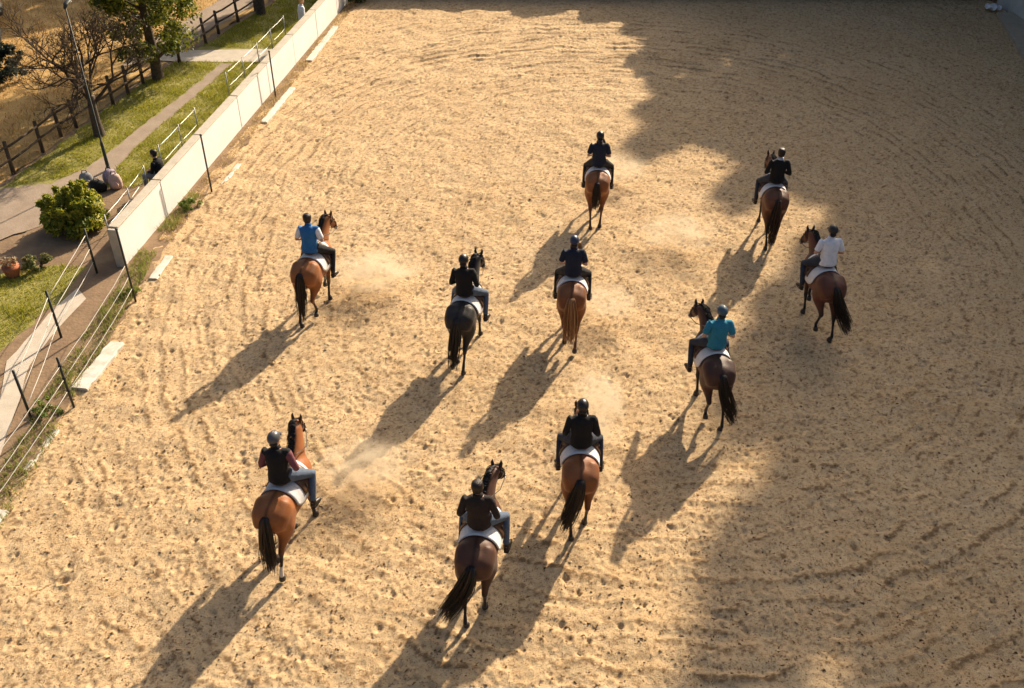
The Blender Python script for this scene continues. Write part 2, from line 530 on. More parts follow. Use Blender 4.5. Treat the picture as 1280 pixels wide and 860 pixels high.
props(link('sand_crumbs', np_mesh('sand_crumbs', CV.reshape(-1, 3), CF, np.repeat(cc_, 4, 0)), M['crumb']), 'loose crumbs of sand and chopped fibre strewn over the arena', 'sand', kind='stuff')

def sheet(name, pts, z, m, label, jitter=0.12, step=0.35, relz=0.0):
    """polygon ground sheet with a ragged outline, triangulated"""
    P = []
    for i, p in enumerate(pts):
        q = pts[(i + 1) % len(pts)]
        d = math.dist(p, q); k = max(1, int(d / step))
        for j in range(k):
            t = j / k
            P.append((p[0] + (q[0] - p[0]) * t + random.uniform(-1, 1) * jitter, p[1] + (q[1] - p[1]) * t + random.uniform(-1, 1) * jitter))
    bm = bmesh.new()
    vs = [bm.verts.new((x, y, z)) for x, y in P]
    f = bm.faces.new(vs)
    if f.normal.z < 0: f.normal_flip()
    bmesh.ops.triangulate(bm, faces=[f])
    bm.normal_update()
    for f in bm.faces:
        if f.normal.z < 0: f.normal_flip()
    me = bpy.data.meshes.new(name); bm.to_mesh(me); bm.free()
    o = link(name, me, m)
    return props(o, label, kind='structure')

g = MB(); g.poly([(-900, -900, -0.13), (900, -900, -0.13), (900, 900, -0.13), (-900, 900, -0.13)], [(0, 1, 2, 3)])
props(g.build('ground', M['earth'], smooth=False), 'bare brown earth all round the arena', kind='structure')
g = MB(); g.poly([(-9.2, -30, -0.105), (21.3, -30, -0.105), (21.3, 44.6, -0.105), (-6.9, 44.6, -0.105)], [(0, 1, 2, 3)])
props(g.build('arena_base', M['sand'], smooth=False), 'packed sand under the loose arena surface', kind='structure')

# land left of the arena
sheet('bare_earth', [(-9.4, 2), (-9.6, 14), (-9.5, 24), (-6.9, 47), (-9, 76), (-62, 76), (-62, 2)], -0.012, M['earth'], 'bare brown soil under the lawn and field', 0.0)
sheet('verge_soil', [(-9.3, 2), (-9.55, 12), (-9.25, 15.7), (-9.15, 19.6), (-9.2, 22), (-8.85, 25.3), (-6.75, 44.5), (-7.4, 46), (-10.6, 46), (-12, 30), (-13.5, 20), (-13, 2)], 0.012, M['earth'],
      'brown soil verge along the arena edge', 0.10)
sheet('field', [(-15.3, 24.9), (-13.6, 34.0), (-12.5, 38.2), (-10.9, 43.5), (-9.9, 48), (-9, 75), (-60, 75), (-60, 15), (-16.2, 20)], 0.0, M['field'], 'dry golden grass field beyond the wooden fence', 0.08)
sheet('lawn', [(-15.1, 24.8), (-13.3, 34.4), (-12.3, 37.6), (-10.6, 43.2), (-9.9, 46), (-7.6, 46), (-8.7, 36), (-9.4, 31), (-10.0, 27), (-10.8, 25.8), (-11.6, 25.6), (-12.4, 25.6)], 0.017, M['lawn'], 'green lawn between the white wall and the wooden fence', 0.12)
sheet('lawn', [(-12.5, 16.2), (-11.55, 17.5), (-10.95, 19.6), (-10.85, 21.2), (-11.7, 21.3), (-12.6, 20.9), (-14.2, 20.0), (-15, 17)], 0.017, M['lawn'], 'patch of bright green lawn beside the concrete walkway', 0.12)
sheet('dirt_path', [(-16.5, 24.9), (-14.9, 25.5), (-13.6, 25.9), (-12.9, 26.9), (-12.45, 28.8), (-12.1, 30.6), (-11.7, 32.3), (-11.3, 34.2), (-11.0, 35.9), (-10.6, 35.9), (-10.9, 33.9), (-11.25, 31.9), (-11.6, 30.2), (-11.9, 28.0), (-12.0, 26.7), (-11.9, 25.4), (-12.3, 24.3), (-12.9, 23.3), (-14.0, 22.3), (-16.5, 21.4)], 0.022, M['dirt'],
      'trodden dirt path curving across the lawn', 0.08, 0.3)
sheet('concrete_path', [(-13.7, 36.2), (-12.6, 36.1), (-9.2, 36.0), (-9.1, 37.5), (-11.2, 37.4), (-12.8, 37.3), (-13.5, 37.9)], 0.027, M['concrete'], 'grey concrete path crossing the lawn towards the wall', 0.015)
sheet('dirt_road', [(-14.7, 35.4), (-13.75, 36.3), (-12.8, 37.8), (-12.3, 39.8), (-11.2, 43.6), (-10.0, 48), (-12, 48), (-13.0, 44), (-14.0, 40), (-14.8, 37.3)], 0.0225, M['dirt'], 'pale dirt road behind the wooden fence', 0.08)
sheet('walkway', [(-10.3, 13.0), (-10.75, 15.6), (-11.2, 17.2), (-11.0, 19.0), (-10.75, 20.2), (-10.35, 19.7), (-10.55, 18.5), (-10.65, 17.0), (-10.2, 15.0), (-9.9, 13.0)], 0.024, M['concrete'], 'pale concrete walkway beside the rope fence', 0.02)

# grass and other ground cover (nobody could count it)
def inside(pts, x, y):
    c = np.zeros(len(x), bool); n = len(pts)
    for i in range(n):
        x1, y1 = pts[i]; x2, y2 = pts[(i + 1) % n]
        t = ((y1 > y) != (y2 > y)) & (x < (x2 - x1) * (y - y1) / (y2 - y1 + 1e-12) + x1)
        c ^= t
    return c

def blades(name, label, polys, density, h, w, cols, z=0.015, clump=None, holes=(), cat='grass'):
    X = []; Y = []
    for pts in polys:
        a = np.array(pts); lo = a.min(0); hi = a.max(0)
        n = int((hi[0] - lo[0]) * (hi[1] - lo[1]) * density)
        x = rng.uniform(lo[0], hi[0], n); y = rng.uniform(lo[1], hi[1], n)
        k = inside(pts, x, y)
        for hpts in holes: k &= ~inside(hpts, x, y)
        X.append(x[k]); Y.append(y[k])
    x = np.concatenate(X); y = np.concatenate(Y)
    cl = 0.5 + 0.5 * np.sin(x * 3.1 + 1.7 * np.sin(y * 2.3)) * np.sin(y * 2.7 + 1.3 * np.sin(x * 1.9))
    k = rng.random(len(x)) < 0.35 + 0.65 * cl
    x, y, cl = x[k], y[k], cl[k]
    n = len(x)
    hh = h * rng.uniform(0.5, 1.35, n) * (0.6 + 0.7 * cl); ww = w * rng.uniform(0.7, 1.4, n)
    az = rng.uniform(0, 2 * math.pi, n); ln = hh * rng.uniform(0.1, 0.8, n); la = rng.uniform(0, 2 * math.pi, n)
    b = np.stack([x, y, np.full(n, z)], 1)
    d = np.stack([np.cos(az), np.sin(az), np.zeros(n)], 1) * ww[:, None] / 2
    tip = b + np.stack([np.cos(la) * ln, np.sin(la) * ln, hh], 1)
    V = np.stack([b - d, b + d, tip], 1).reshape(-1, 3)
    F = np.arange(3 * n).reshape(n, 3)
    c = np.array(cols); t = rng.random(n)[:, None] * 0.6 + 0.4 * cl[:, None]
    kk = rng.integers(0, len(c) - 1, n)
    T = c[kk] * (1 - t) + c[kk + 1] * t
    o = link(name, np_mesh(name, V, F, np.repeat(T, 3, 0)), M['grass'])
    return props(o, label, cat, kind='stuff')

PATH = [(-16.5, 24.9), (-14.9, 25.5), (-13.6, 25.9), (-12.9, 26.9), (-12.45, 28.8), (-12.1, 30.6), (-11.7, 32.3), (-11.3, 34.2), (-11.0, 35.9), (-10.6, 35.9), (-10.9, 33.9), (-11.25, 31.9), (-11.6, 30.2), (-11.9, 28.0), (-12.0, 26.7), (-11.9, 25.4), (-12.3, 24.3), (-12.9, 23.3), (-14.0, 22.3), (-16.5, 21.4)]
CPATH = [(-13.7, 36.2), (-9.2, 36.0), (-9.1, 37.5), (-13.5, 37.9)]
GREEN = [(0.20, 0.22, 0.018), (0.33, 0.33, 0.028), (0.46, 0.40, 0.05), (0.24, 0.26, 0.022)]
DRY = [(0.42, 0.27, 0.09), (0.58, 0.40, 0.15), (0.36, 0.22, 0.08), (0.50, 0.30, 0.09)]
blades('grass', 'short green grass covering the lawn behind the white wall',
       [[(-14.9, 25.6), (-13.3, 34.4), (-12.3, 37.6), (-10.6, 43.2), (-9.9, 46), (-7.9, 46), (-8.8, 36), (-9.5, 31), (-10.3, 26.8), (-11, 25.6), (-12.0, 25.6), (-12.6, 26.6)]],
       900, 0.085, 0.02, GREEN, holes=(PATH, CPATH))
blades('grass', 'bright green grass beside the concrete walkway', [[(-12.5, 16.2), (-11.55, 17.5), (-11.0, 19.6), (-10.9, 21.2), (-11.7, 21.3), (-12.6, 20.9), (-14.2, 20.0), (-15, 17)]],
       1000, 0.10, 0.018, GREEN)
blades('dry_grass', 'dry golden grass over the field beyond the wooden fence', [[(-15.2, 24.9), (-13.7, 34.0), (-15.0, 35.4), (-14.6, 38.5), (-12.9, 44), (-12.2, 48), (-28, 48), (-24, 38), (-18, 25)]],
       150, 0.10, 0.03, DRY)
blades('verge_weeds', 'low green and straw weeds along the foot of the wall', [[(-9.25, 15.9), (-9.2, 19.6), (-9.25, 22.0), (-9.75, 22.0), (-9.9, 15.9)], [(-9.2, 11), (-9.15, 15), (-9.8, 15.6), (-10.0, 11)],
       [(-9.62, 23.0), (-9.15, 23.0), (-9.0, 25.3), (-9.3, 25.3)]],
       650, 0.15, 0.02, [(0.12, 0.18, 0.025), (0.24, 0.28, 0.05), (0.40, 0.33, 0.12), (0.20, 0.24, 0.04)])
blades('dry_verge_grass', 'thin straw-coloured grass between the white wall and the sand', [[(-9.5, 22.5), (-9.05, 22.5), (-8.65, 27), (-6.75, 44), (-7.15, 44), (-9.1, 27.4)]],
       420, 0.09, 0.02, [(0.42, 0.30, 0.13), (0.52, 0.40, 0.19), (0.30, 0.21, 0.09)])

# ------------------------------------------------------------------ white arena wall
def along(y): return (wall_x(y), y)
WANG = -math.atan(0.117)            # wall heading measured from +Y
wall = empty('arena_wall', (*along(21.3), 0))
props(wall, 'long white rendered wall of upright panels along the arena edge', 'wall')
ys = [21.3, 23.93, 26.9, 29.94, 32.9, 35.9, 38.9, 41.9, 44.9]
WH = 1.05
for i in range(len(ys) - 1):
    y0, y1 = ys[i] + 0.018, ys[i + 1] - 0.018
    L = (y1 - y0) * math.hypot(1, 0.117)
    ym = (y0 + y1) / 2
    hh = WH + random.uniform(-0.006, 0.006)
    MB().box((wall_x(ym) - wall_x(21.3) - 0.11 + random.uniform(-0.006, 0.006), ym - 21.3, hh / 2 - 0.06), (0.20, L, hh + 0.12), WANG, 0.012).build('panel', M['wallpaint'], wall, False)
    MB().box((wall_x(ym) - wall_x(21.3) - 0.12, ym - 21.3, WH + 0.035), (0.26, L, 0.05), WANG, 0.012).build('coping', M['wallcap'], wall, False)
for y in ys[1:-1]:
    MB().box((wall_x(y) - wall_x(21.3) - 0.11, y - 21.3, 0.45), (0.15, 0.06, 1.08), WANG).build('joint_strip', M['darkmetal'], wall, False)
MB().box((-0.115, -0.06, 0.5), (0.24, 0.10, 1.16), WANG, 0.015).build('end_post', M['wallcap'], wall, False)

# slim dark posts on the arena side of the wall
for (x, y, h, lab) in [(-9.10, 19.57, 2.0, 'tall slim dark metal post where the white wall begins'),
                       (-8.72, 25.38, 1.75, 'slim dark metal post on the sand beside the white wall, green tuft next to it'),
                       (-8.28, 32.56, 1.62, 'slim dark metal post between two white ground boards by the wall')]:
    p = empty('metal_post', (x, y, 0)); props(p, lab, 'post', 'metal posts along the wall')
    MB().tube([(0, 0, -0.15), (0, 0, h * 0.5), (0.006, 0, h)], 0.026, 8).build('shaft', M['darkmetal'], p)
    MB().loft([(0.006, 0, h - 0.005), (0.006, 0, h + 0.03), (0.006, 0, h + 0.045)], [0.034, 0.034, 0.012], 8).build('cap', M['darkmetal'], p)

# rope fence at the near left
rf = empty('rope_fence', (-9.17, 15.64, 0)); props(rf, 'rope fence with dark posts and white tapes along the near sand edge', 'fence')
rposts = [(-9.10, 19.57, 0), (-9.17, 15.64, 1.27), (-9.45, 11.6, 1.3), (-9.85, 7.6, 1.3)]
for x, y, h in rposts[1:]:
    p = MB().tube([(x + 9.17, y - 15.64, -0.2), (x + 9.165, y - 15.64, h / 2), (x + 9.17, y - 15.64, h)], 0.027, 8).build('post', M['darkmetal'], rf)
    for zz in (0.42, 0.74, 1.06):
        MB().box((x + 9.17, y - 15.64, zz), (0.07, 0.07, 0.05), 0.3, 0.01).build('insulator', M['charcoal'] if 'charcoal' in M else M['rubber'], p)
def sag(a, b, s, n=10, wob=0.01):
    a = np.array(a, float); b = np.array(b, float)
    return [tuple(a + (b - a) * t + np.array((random.uniform(-wob, wob), 0, -s * 4 * t * (1 - t) + random.uniform(-wob, wob)))) for t in np.linspace(0, 1, n)]
for a, b in zip(rposts[:-1], rposts[1:]):
    for zz in (0.42, 0.74, 1.06):
        MB().tube(sag((a[0] + 9.17, a[1] - 15.64, zz), (b[0] + 9.17, b[1] - 15.64, zz), 0.06), 0.007, 5).build('rope', M['rope'], rf)

# pipe railing behind the wall and along the walkway
def railing(name, label, pts, h, zs, prad=0.018, pm='galv', rrad=0.0095, group=None, topm='galv'):
    o = empty(name, (*pts[0], 0)); props(o, label, 'railing', group)
    x0, y0 = pts[0]
    for k, (x, y) in enumerate(pts):
        MB().tube([(x - x0, y - y0, -0.1), (x - x0, y - y0, h)], prad, 8).build('post', M[pm], o)
    for (a, b) in zip(pts[:-1], pts[1:]):
        for z in zs:
            MB().tube(sag((a[0] - x0, a[1] - y0, z), (b[0] - x0, b[1] - y0, z), 0.015, 6, 0.006), rrad, 6).build('rail', M[topm], o)
    return o
railing('pipe_railing', 'white tape fence on dark posts beside the concrete walkway', [(-9.87, 15.2), (-10.35, 18.1), (-10.5, 20.9)], 1.28, (0.35, 0.72, 1.12), 0.03, 'darkmetal', 0.009, topm='rope')
railing('pipe_railing', 'galvanised pipe railing behind the wall next to the leafy bush', [(-10.53, 22.2), (-10.42, 23.7), (-10.42, 25.1)], 0.97, (0.30, 0.62, 0.93))
railing('pipe_railing', 'galvanised pipe railing behind the wall beyond the seated person', [(-10.42, 26.5), (-10.25, 28.0), (-10.1, 29.3)], 0.97, (0.40, 0.90))
railing('pipe_railing', 'galvanised pipe railing behind the wall at the concrete path', [(-9.85, 32.4), (-9.62, 33.9), (-9.42, 35.4), (-9.25, 37.0), (-9.05, 38.6)], 0.97, (0.45, 0.92))

# wooden post and rail fence
wf = empty('post_and_rail_fence', (-14.98, 26.58, 0)); props(wf, 'dark weathered wooden post and rail fence at the edge of the dry field', 'fence')
wp = [(-16.6, 20.8), (-15.9, 23.4), (-15.45, 25.0), (-14.98, 26.58), (-14.69, 28.1), (-14.55, 29.25), (-14.33, 30.0), (-14.1, 30.9), (-13.75, 31.9), (-13.52, 32.8), (-13.3, 33.8), (-13.1, 34.9)]
wp2 = [(-12.6, 36.0), (-12.13, 38.1), (-11.95, 39.4), (-11.50, 40.9), (-11.1, 42.4), (-10.6, 44.2), (-10.2, 46)]
def wood_run(ps, parent):
    x0, y0 = parent.location[0], parent.location[1]
    hs = []
    for x, y in ps:
        h = random.uniform(0.9, 1.06); hs.append(h)
        lx, ly = random.uniform(-.03, .03), random.uniform(-.03, .03)
        MB().loft([(x - x0, y - y0, -0.1), (x - x0 + lx / 2, y - y0 + ly / 2, h / 2), (x - x0 + lx, y - y0 + ly, h - 0.02), (x - x0 + lx, y - y0 + ly, h)], [0.062, 0.058, 0.055, 0.04], 9).build('post', M['oldwood'], parent)
    for k in range(len(ps) - 1):
        a, b = ps[k], ps[k + 1]
        for z in (0.45, 0.85):
            z1, z2 = z + random.uniform(-.03, .03), z + random.uniform(-.03, .03)
            MB().loft(sag((a[0] - x0 + .05, a[1] - y0, z1), (b[0] - x0 + .05, b[1] - y0, z2), 0.02, 5, 0.008), [(0.022, 0.04)] * 5, 7).build('rail', M['oldwood'], parent)
wood_run(wp, wf)
wf2 = empty('post_and_rail_fence', (-12.6, 36.0, 0)); props(wf2, 'dark wooden post and rail fence along the pale dirt road past the concrete path', 'fence')
wood_run(wp2, wf2)

# white boards lying at the rim of the sand
def board(a, b, w, h, label, z=0.0):
    dx, dy = b[0] - a[0], b[1] - a[1]
    L = math.hypot(dx, dy)
    nb = max(6, int(L / 0.16)); m_ = MB(); ring = []
    for k in range(nb + 1):
        yy = -L / 2 + L * k / nb + (random.uniform(-.03, .03) if 0 < k < nb else 0)
        wl, wr_, ht = w / 2 + random.uniform(-.022, .018), w / 2 + random.uniform(-.022, .018), h / 2 + random.uniform(-.008, .006)
        ring += [(-wl, yy, -h / 2), (-wl, yy, ht - .02), (-wl + .025, yy, ht), (wr_ - .025, yy, ht), (wr_, yy, ht - .02), (wr_, yy, -h / 2)]
    fc = [tuple(range(6)), tuple(range(nb * 6 + 5, nb * 6 - 1, -1))]
    for k in range(nb):
        for q in range(6):
            fc.append((k * 6 + q, k * 6 + (q + 1) % 6, k * 6 + 6 + (q + 1) % 6, k * 6 + 6 + q))
    m_.poly(ring, fc)
    o = m_.build('ground_board', M['whiteboard'], None, False)
    o.location = ((a[0] + b[0]) / 2, (a[1] + b[1]) / 2, z + h / 2 - 0.045)
    o.rotation_euler = (random.uniform(-.012, .012), random.uniform(-.03, .03), -math.atan2(dx, dy))
    props(o, label, 'board', 'white boards along the sand rim')
board((-9.22, 16.15), (-8.98, 17.85), 0.36, 0.13, 'wide white board on the sand beside the rope fence')
board((-9.0, 20.6), (-8.92, 21.7), 0.22, 0.09, 'short sandy white board at the foot of the tall dark post')
board((-8.55, 25.6), (-8.35, 27.2), 0.14, 0.075, 'narrow half-buried white board by the wall beyond the green tuft')
board((-8.22, 30.3), (-7.85, 33.4), 0.24, 0.11, 'long white board lying along the wall beside the slim dark post')
board((-7.72, 36.1), (-7.30, 40.2), 0.26, 0.11, 'longest white board on the sand at the far end of the wall')
board((-9.62, 10.7), (-9.40, 12.6), 0.30, 0.12, 'white board end at the sand rim in front of the rope fence')
board((-9.40, 13.7), (-9.25, 14.9), 0.16, 0.06, 'thin white board almost buried in sand by the rope fence')

# right and far boundary of the arena
rw = MB().box((21.55, 32, 0.9), (0.30, 23.0, 2.0), 0, 0.02).build('grey_wall', M['greywall'], None, False)
props(rw, 'pale grey concrete wall at the shaded far corner of the arena', 'wall')
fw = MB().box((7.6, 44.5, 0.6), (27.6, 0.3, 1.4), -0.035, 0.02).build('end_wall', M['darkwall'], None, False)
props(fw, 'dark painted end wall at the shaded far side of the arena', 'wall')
def kerb_x(y): return np.interp(y, [20, 30, 36, 39, 42, 43.6], [17.6, 18.4, 19.45, 20.1, 20.75, 20.95])
kb = empty('kerb', (20.0, 36.0, 0)); props(kb, 'curved grey concrete kerb strip at the foot of the grey wall', 'kerb')
yk = np.arange(21, 43.4, 1.6)
for a, b in zip(yk[:-1], yk[1:]):
    m_ = MB(); a2, b2 = a + 0.012, b - 0.012
    q = [(kerb_x(a2), a2), (21.39, a2), (21.39, b2), (kerb_x(b2), b2)]
    P = [(x - 20, y - 36, -0.1) for x, y in q] + [(x - 20, y - 36, 0.13) for x, y in q]
    m_.poly(P, [(3, 2, 1, 0), (4, 5, 6, 7), (0, 1, 5, 4), (1, 2, 6, 5), (2, 3, 7, 6), (3, 0, 4, 7)])
    m_.build('slab', M['kerb'], kb, False)

# crumpled plastic sheet on the kerb
me = remesh(MB().ball((0, 0, 0), (0.36, 0.26, 0.10), 14, 8), 'plastic_sheet', 0.04, 1)
V = coords(me); V += np.array([[math.sin(23 * v[1] + 9 * v[0]) * .02, math.cos(19 * v[0]) * .02, .05 * math.sin(21 * v[0] + 17 * v[1])] for v in V])
me.vertices.foreach_set('co', V.ravel().astype(np.float32))
o = link('plastic_sheet', me, M['plastic']); o.location = (20.75, 42.35, 0.17); o.rotation_euler = (0, 0, -0.6)
props(o, 'crumpled white plastic sheet on the kerb in the far corner', 'plastic sheet')

# ------------------------------------------------------------------ vegetation
def leaf_cloud(name, clumps, per, size, cols, flat=0.35, seed=1):
    """clumps: (n,4) centres and radii -> leaf quads spread through each clump"""
    g_ = np.random.default_rng(seed)
    cl = np.asarray(clumps, float); n = len(cl) * per
    ci = np.repeat(np.arange(len(cl)), per)
    d = g_.normal(size=(n, 3)); d /= np.linalg.norm(d, axis=1)[:, None]
    r = cl[ci, 3] * g_.uniform(0.25, 1.08, n) ** 0.6
    P = cl[ci, :3] + d * r[:, None] * np.array((1, 1, 0.8))
    nrm = d + g_.normal(0, 0.7, (n, 3)); nrm /= np.linalg.norm(nrm, axis=1)[:, None]
    t = np.cross(nrm, g_.normal(size=(n, 3))); t /= np.linalg.norm(t, axis=1)[:, None] + 1e-9
    b = np.cross(nrm, t)
    s = size * g_.uniform(0.6, 1.4, n)[:, None]
    V = np.stack([P - t * s * 0.6, P + b * s * flat, P + t * s * 0.6, P - b * s * flat], 1).reshape(-1, 3)
    F = np.arange(4 * n).reshape(n, 4)
    c = np.array(cols); k = g_.integers(0, len(c), n); cc = g_.normal(1, 0.12, len(cl))[ci]
    T = c[k] * cc[:, None] * g_.uniform(0.8, 1.2, n)[:, None]
    return np_mesh(name, V, F, np.repeat(T, 4, 0))

def branch_tree(depth, base, direction, length, rad, g_, segs, tips, spread=0.55, kids=(2, 4), shrink=0.72, up=0.25):
    p = np.array(base, float); d = np.array(direction, float); d /= np.linalg.norm(d)
    n = 4 if depth > 1 else 3
    pts = [p.copy()]
    for i in range(n):
        d = d + g_.normal(0, 0.12, 3) + np.array((0, 0, up * 0.12)); d /= np.linalg.norm(d)
        p = p + d * length / n; pts.append(p.copy())
    rs = np.linspace(rad, rad * 0.62, n + 1)
    segs.append((pts, rs, depth))
    if depth == 0:
        tips.append(p); return
    for k in range(g_.integers(kids[0], kids[1] + 1)):
        q = pts[-1] if k == 0 else pts[g_.integers(max(1, n - 2), n + 1)]
        nd = d + g_.normal(0, spread, 3); nd[2] += up * 0.5
        branch_tree(depth - 1, q, nd, length * shrink * g_.uniform(0.75, 1.2), rad * 0.63, g_, segs, tips, spread, kids, shrink, up)

def segs_mesh(segs, name, nlo=4):
    m_ = MB()
    for pts, rs, dp in segs:
        m_.loft(pts, list(rs), 8 if dp >= 4 else (5 if dp >= 2 else 3), cap=False)
    me = bpy.data.meshes.new(name); me.from_pydata(m_.v, [], m_.f)
    me.polygons.foreach_set('use_smooth', np.ones(len(me.polygons), bool)); me.update()
    return me

# bare tree
g_ = np.random.default_rng(21)
bt = empty('bare_tree', (-13.32, 29.3, 0)); props(bt, 'leafless tree with a dense spray of fine brown twigs beside the lamp post', 'tree')
segs = []; tips = []
trunk = MB().loft([(0, 0, -0.15), (0, 0, 0.05), (-0.02, 0.02, 0.5), (0.0, 0.0, 1.0), (0.05, 0.0, 1.35)], [0.24, 0.19, 0.15, 0.135, 0.12], 10)
for k in range(6):
    a = k * 1.047 + 0.4
    branch_tree(6, (0.03 * math.cos(a), 0.03 * math.sin(a), 1.0 + 0.07 * k), (math.cos(a) * 0.55, math.sin(a) * 0.55, 1.0), 1.15, 0.062, g_, segs, tips, 0.55, (3, 3), 0.71, 0.30)
trunk.build('trunk', M['bark'], bt)
link('crown', segs_mesh(segs, 'crown'), M['twig'], bt)
tp = np.array(tips)
if len(tp) > 700: tp = tp[g_.choice(len(tp), 700, False)]
link('dead_leaves', leaf_cloud('dead_leaves', np.c_[tp, np.full(len(tp), 0.10)], 3, 0.045, [(0.20, 0.12, 0.05), (0.13, 0.09, 0.05), (0.16, 0.15, 0.05)], seed=5), M['leaf'], bt)

# leafy tree
def leafy(name, loc, h, crown_r, crown_z0, nclump, per, size, cols, seed, label, group=None, trunk_r=0.2, sub=None):
    g2 = np.random.default_rng(seed)
    t = empty(name, loc); props(t, label, 'tree', group)
    m_ = MB().loft([(0, 0, -0.2), (0, 0, 0.06), (0.03, 0, crown_z0 * 0.6), (0.0, 0.03, crown_z0 + 0.3 * (h - crown_z0)), (0.05, 0, h * 0.85)], [trunk_r * 1.7, trunk_r * 1.15, trunk_r, trunk_r * 0.75, trunk_r * 0.2], 10)
    cl = []
    for k in range(nclump):
        z = crown_z0 + (h - crown_z0) * g2.random() ** 0.9
        f = (z - crown_z0) / (h - crown_z0)
        rr_ = crown_r * math.sin(math.pi * (0.12 + 0.84 * f) ** 0.85) * g2.uniform(0.35, 1.0)
        a = g2.uniform(0, 2 * math.pi)
        c = (rr_ * math.cos(a), rr_ * math.sin(a), z)
        cl.append((*c, crown_r * g2.uniform(0.16, 0.34)))
        if k % 3 == 0:
            b0 = np.array((0, 0, max(crown_z0 * 0.7, z - rr_ * 0.7))); b1 = np.array(c)
            m_.loft([b0, b0 * 0.5 + b1 * 0.5 + np.array((0, 0, 0.05)), b1], [trunk_r * 0.35, trunk_r * 0.2, trunk_r * 0.08], 5)
    m_.build('trunk', M['bark'], t)
    link('crown', leaf_cloud('crown', cl, per, size, cols, seed=seed), M['leaf'], t)
    return t
LG = [(0.07, 0.10, 0.012), (0.12, 0.16, 0.016), (0.20, 0.22, 0.022), (0.04, 0.065, 0.012)]
LG2 = [(0.10, 0.13, 0.012), (0.19, 0.21, 0.018), (0.30, 0.28, 0.025), (0.05, 0.075, 0.012)]
leafy('leafy_tree', (-12.89, 34.24, 0), 5.4, 1.75, 1.0, 84, 300, 0.10, LG2, 31, 'green leafy tree with a thick dark trunk by the concrete path', trunk_r=0.20)
leafy('leafy_tree', (-10.75, 41.9, 0), 8.0, 2.2, 1.9, 50, 160, 0.16, LG, 33, 'dark tree trunk on the shaded lawn past the concrete path', trunk_r=0.19)

def bush(name, loc, r, h, n, per, size, cols, seed, label, cat='bush', stems=14):
    g2 = np.random.default_rng(seed)
    t = empty(name, loc); props(t, label, cat)
    cl = []; st = MB()
    for k in range(n):
        a = g2.uniform(0, 6.28); f = g2.random() ** 0.5
        z = h * (0.15 + 0.75 * g2.random() * (1 - 0.55 * f * f))
        c = (r * 0.82 * f * math.cos(a), r * 0.82 * f * math.sin(a), z)
        cl.append((*c, r * g2.uniform(0.12, 0.27)))
        if k < stems:
            st.tube([(c[0] * 0.15, c[1] * 0.15, -0.05), (c[0] * 0.5, c[1] * 0.5, z * 0.55), c], [0.018, 0.013, 0.006], 5)
    if r > 0.6 and cat == 'bush':        # loose shoots that break up the outline
        for k in range(26):
            a = g2.uniform(0, 6.28); f = g2.uniform(0.1, 0.8)
            c = (r * f * math.cos(a), r * f * math.sin(a), h * (0.45 + 0.56 * (1 - f * f)) * g2.uniform(0.9, 1.12))
            cl.append((*c, r * 0.085)); cl.append((c[0] * .9, c[1] * .9, c[2] - r * .13, r * 0.10))
    st.build('stem', M['bark'], t)
    link('foliage', leaf_cloud('foliage', cl, per, size, cols, 0.22, seed), M['leaf'], t)
    return t
bush('leafy_bush', (-11.85, 23.25, 0), 0.92, 1.22, 80, 95, 0.13, [(0.22, 0.25, 0.02), (0.36, 0.35, 0.03), (0.13, 0.18, 0.02), (0.46, 0.40, 0.05)], 41, 'bright yellow-green bush behind the pipe railing near the wall end')
bush('low_bush', (-12.1, 21.1, 0), 0.42, 0.5, 16, 90, 0.075, [(0.20, 0.20, 0.06), (0.11, 0.14, 0.04), (0.30, 0.25, 0.10)], 42, 'small greyish green bush beside the terracotta planter')
bush('dark_shrub', (-18.7, 34.2, 0), 1.25, 1.3, 40, 110, 0.12, [(0.015, 0.028, 0.018), (0.03, 0.045, 0.03), (0.06, 0.08, 0.06)], 43, 'dark evergreen shrub in the dry field')
bush('green_shrub', (-6.85, 43.6, 0), 0.75, 0.9, 24, 110, 0.09, [(0.03, 0.07, 0.015), (0.05, 0.10, 0.02)], 44, 'dark green shrub at the far end of the white wall')
bush('weed_clump', (-9.05, 24.35, 0), 0.36, 0.32, 12, 60, 0.07, [(0.12, 0.19, 0.03), (0.20, 0.25, 0.04)], 45, 'green weed clump at the foot of the white wall', 'weed', 5)
bush('weed_clump', (-9.35, 19.9, 0), 0.30, 0.24, 10, 50, 0.06, [(0.14, 0.20, 0.03), (0.24, 0.26, 0.05)], 46, 'green weed clump at the foot of the tall dark post', 'weed', 5)
bush('weed_clump', (-9.62, 15.5, 0), 0.36, 0.26, 12, 50, 0.06, [(0.10, 0.17, 0.03), (0.22, 0.26, 0.05)], 47, 'green weed clump between the first rope fence posts', 'weed', 5)

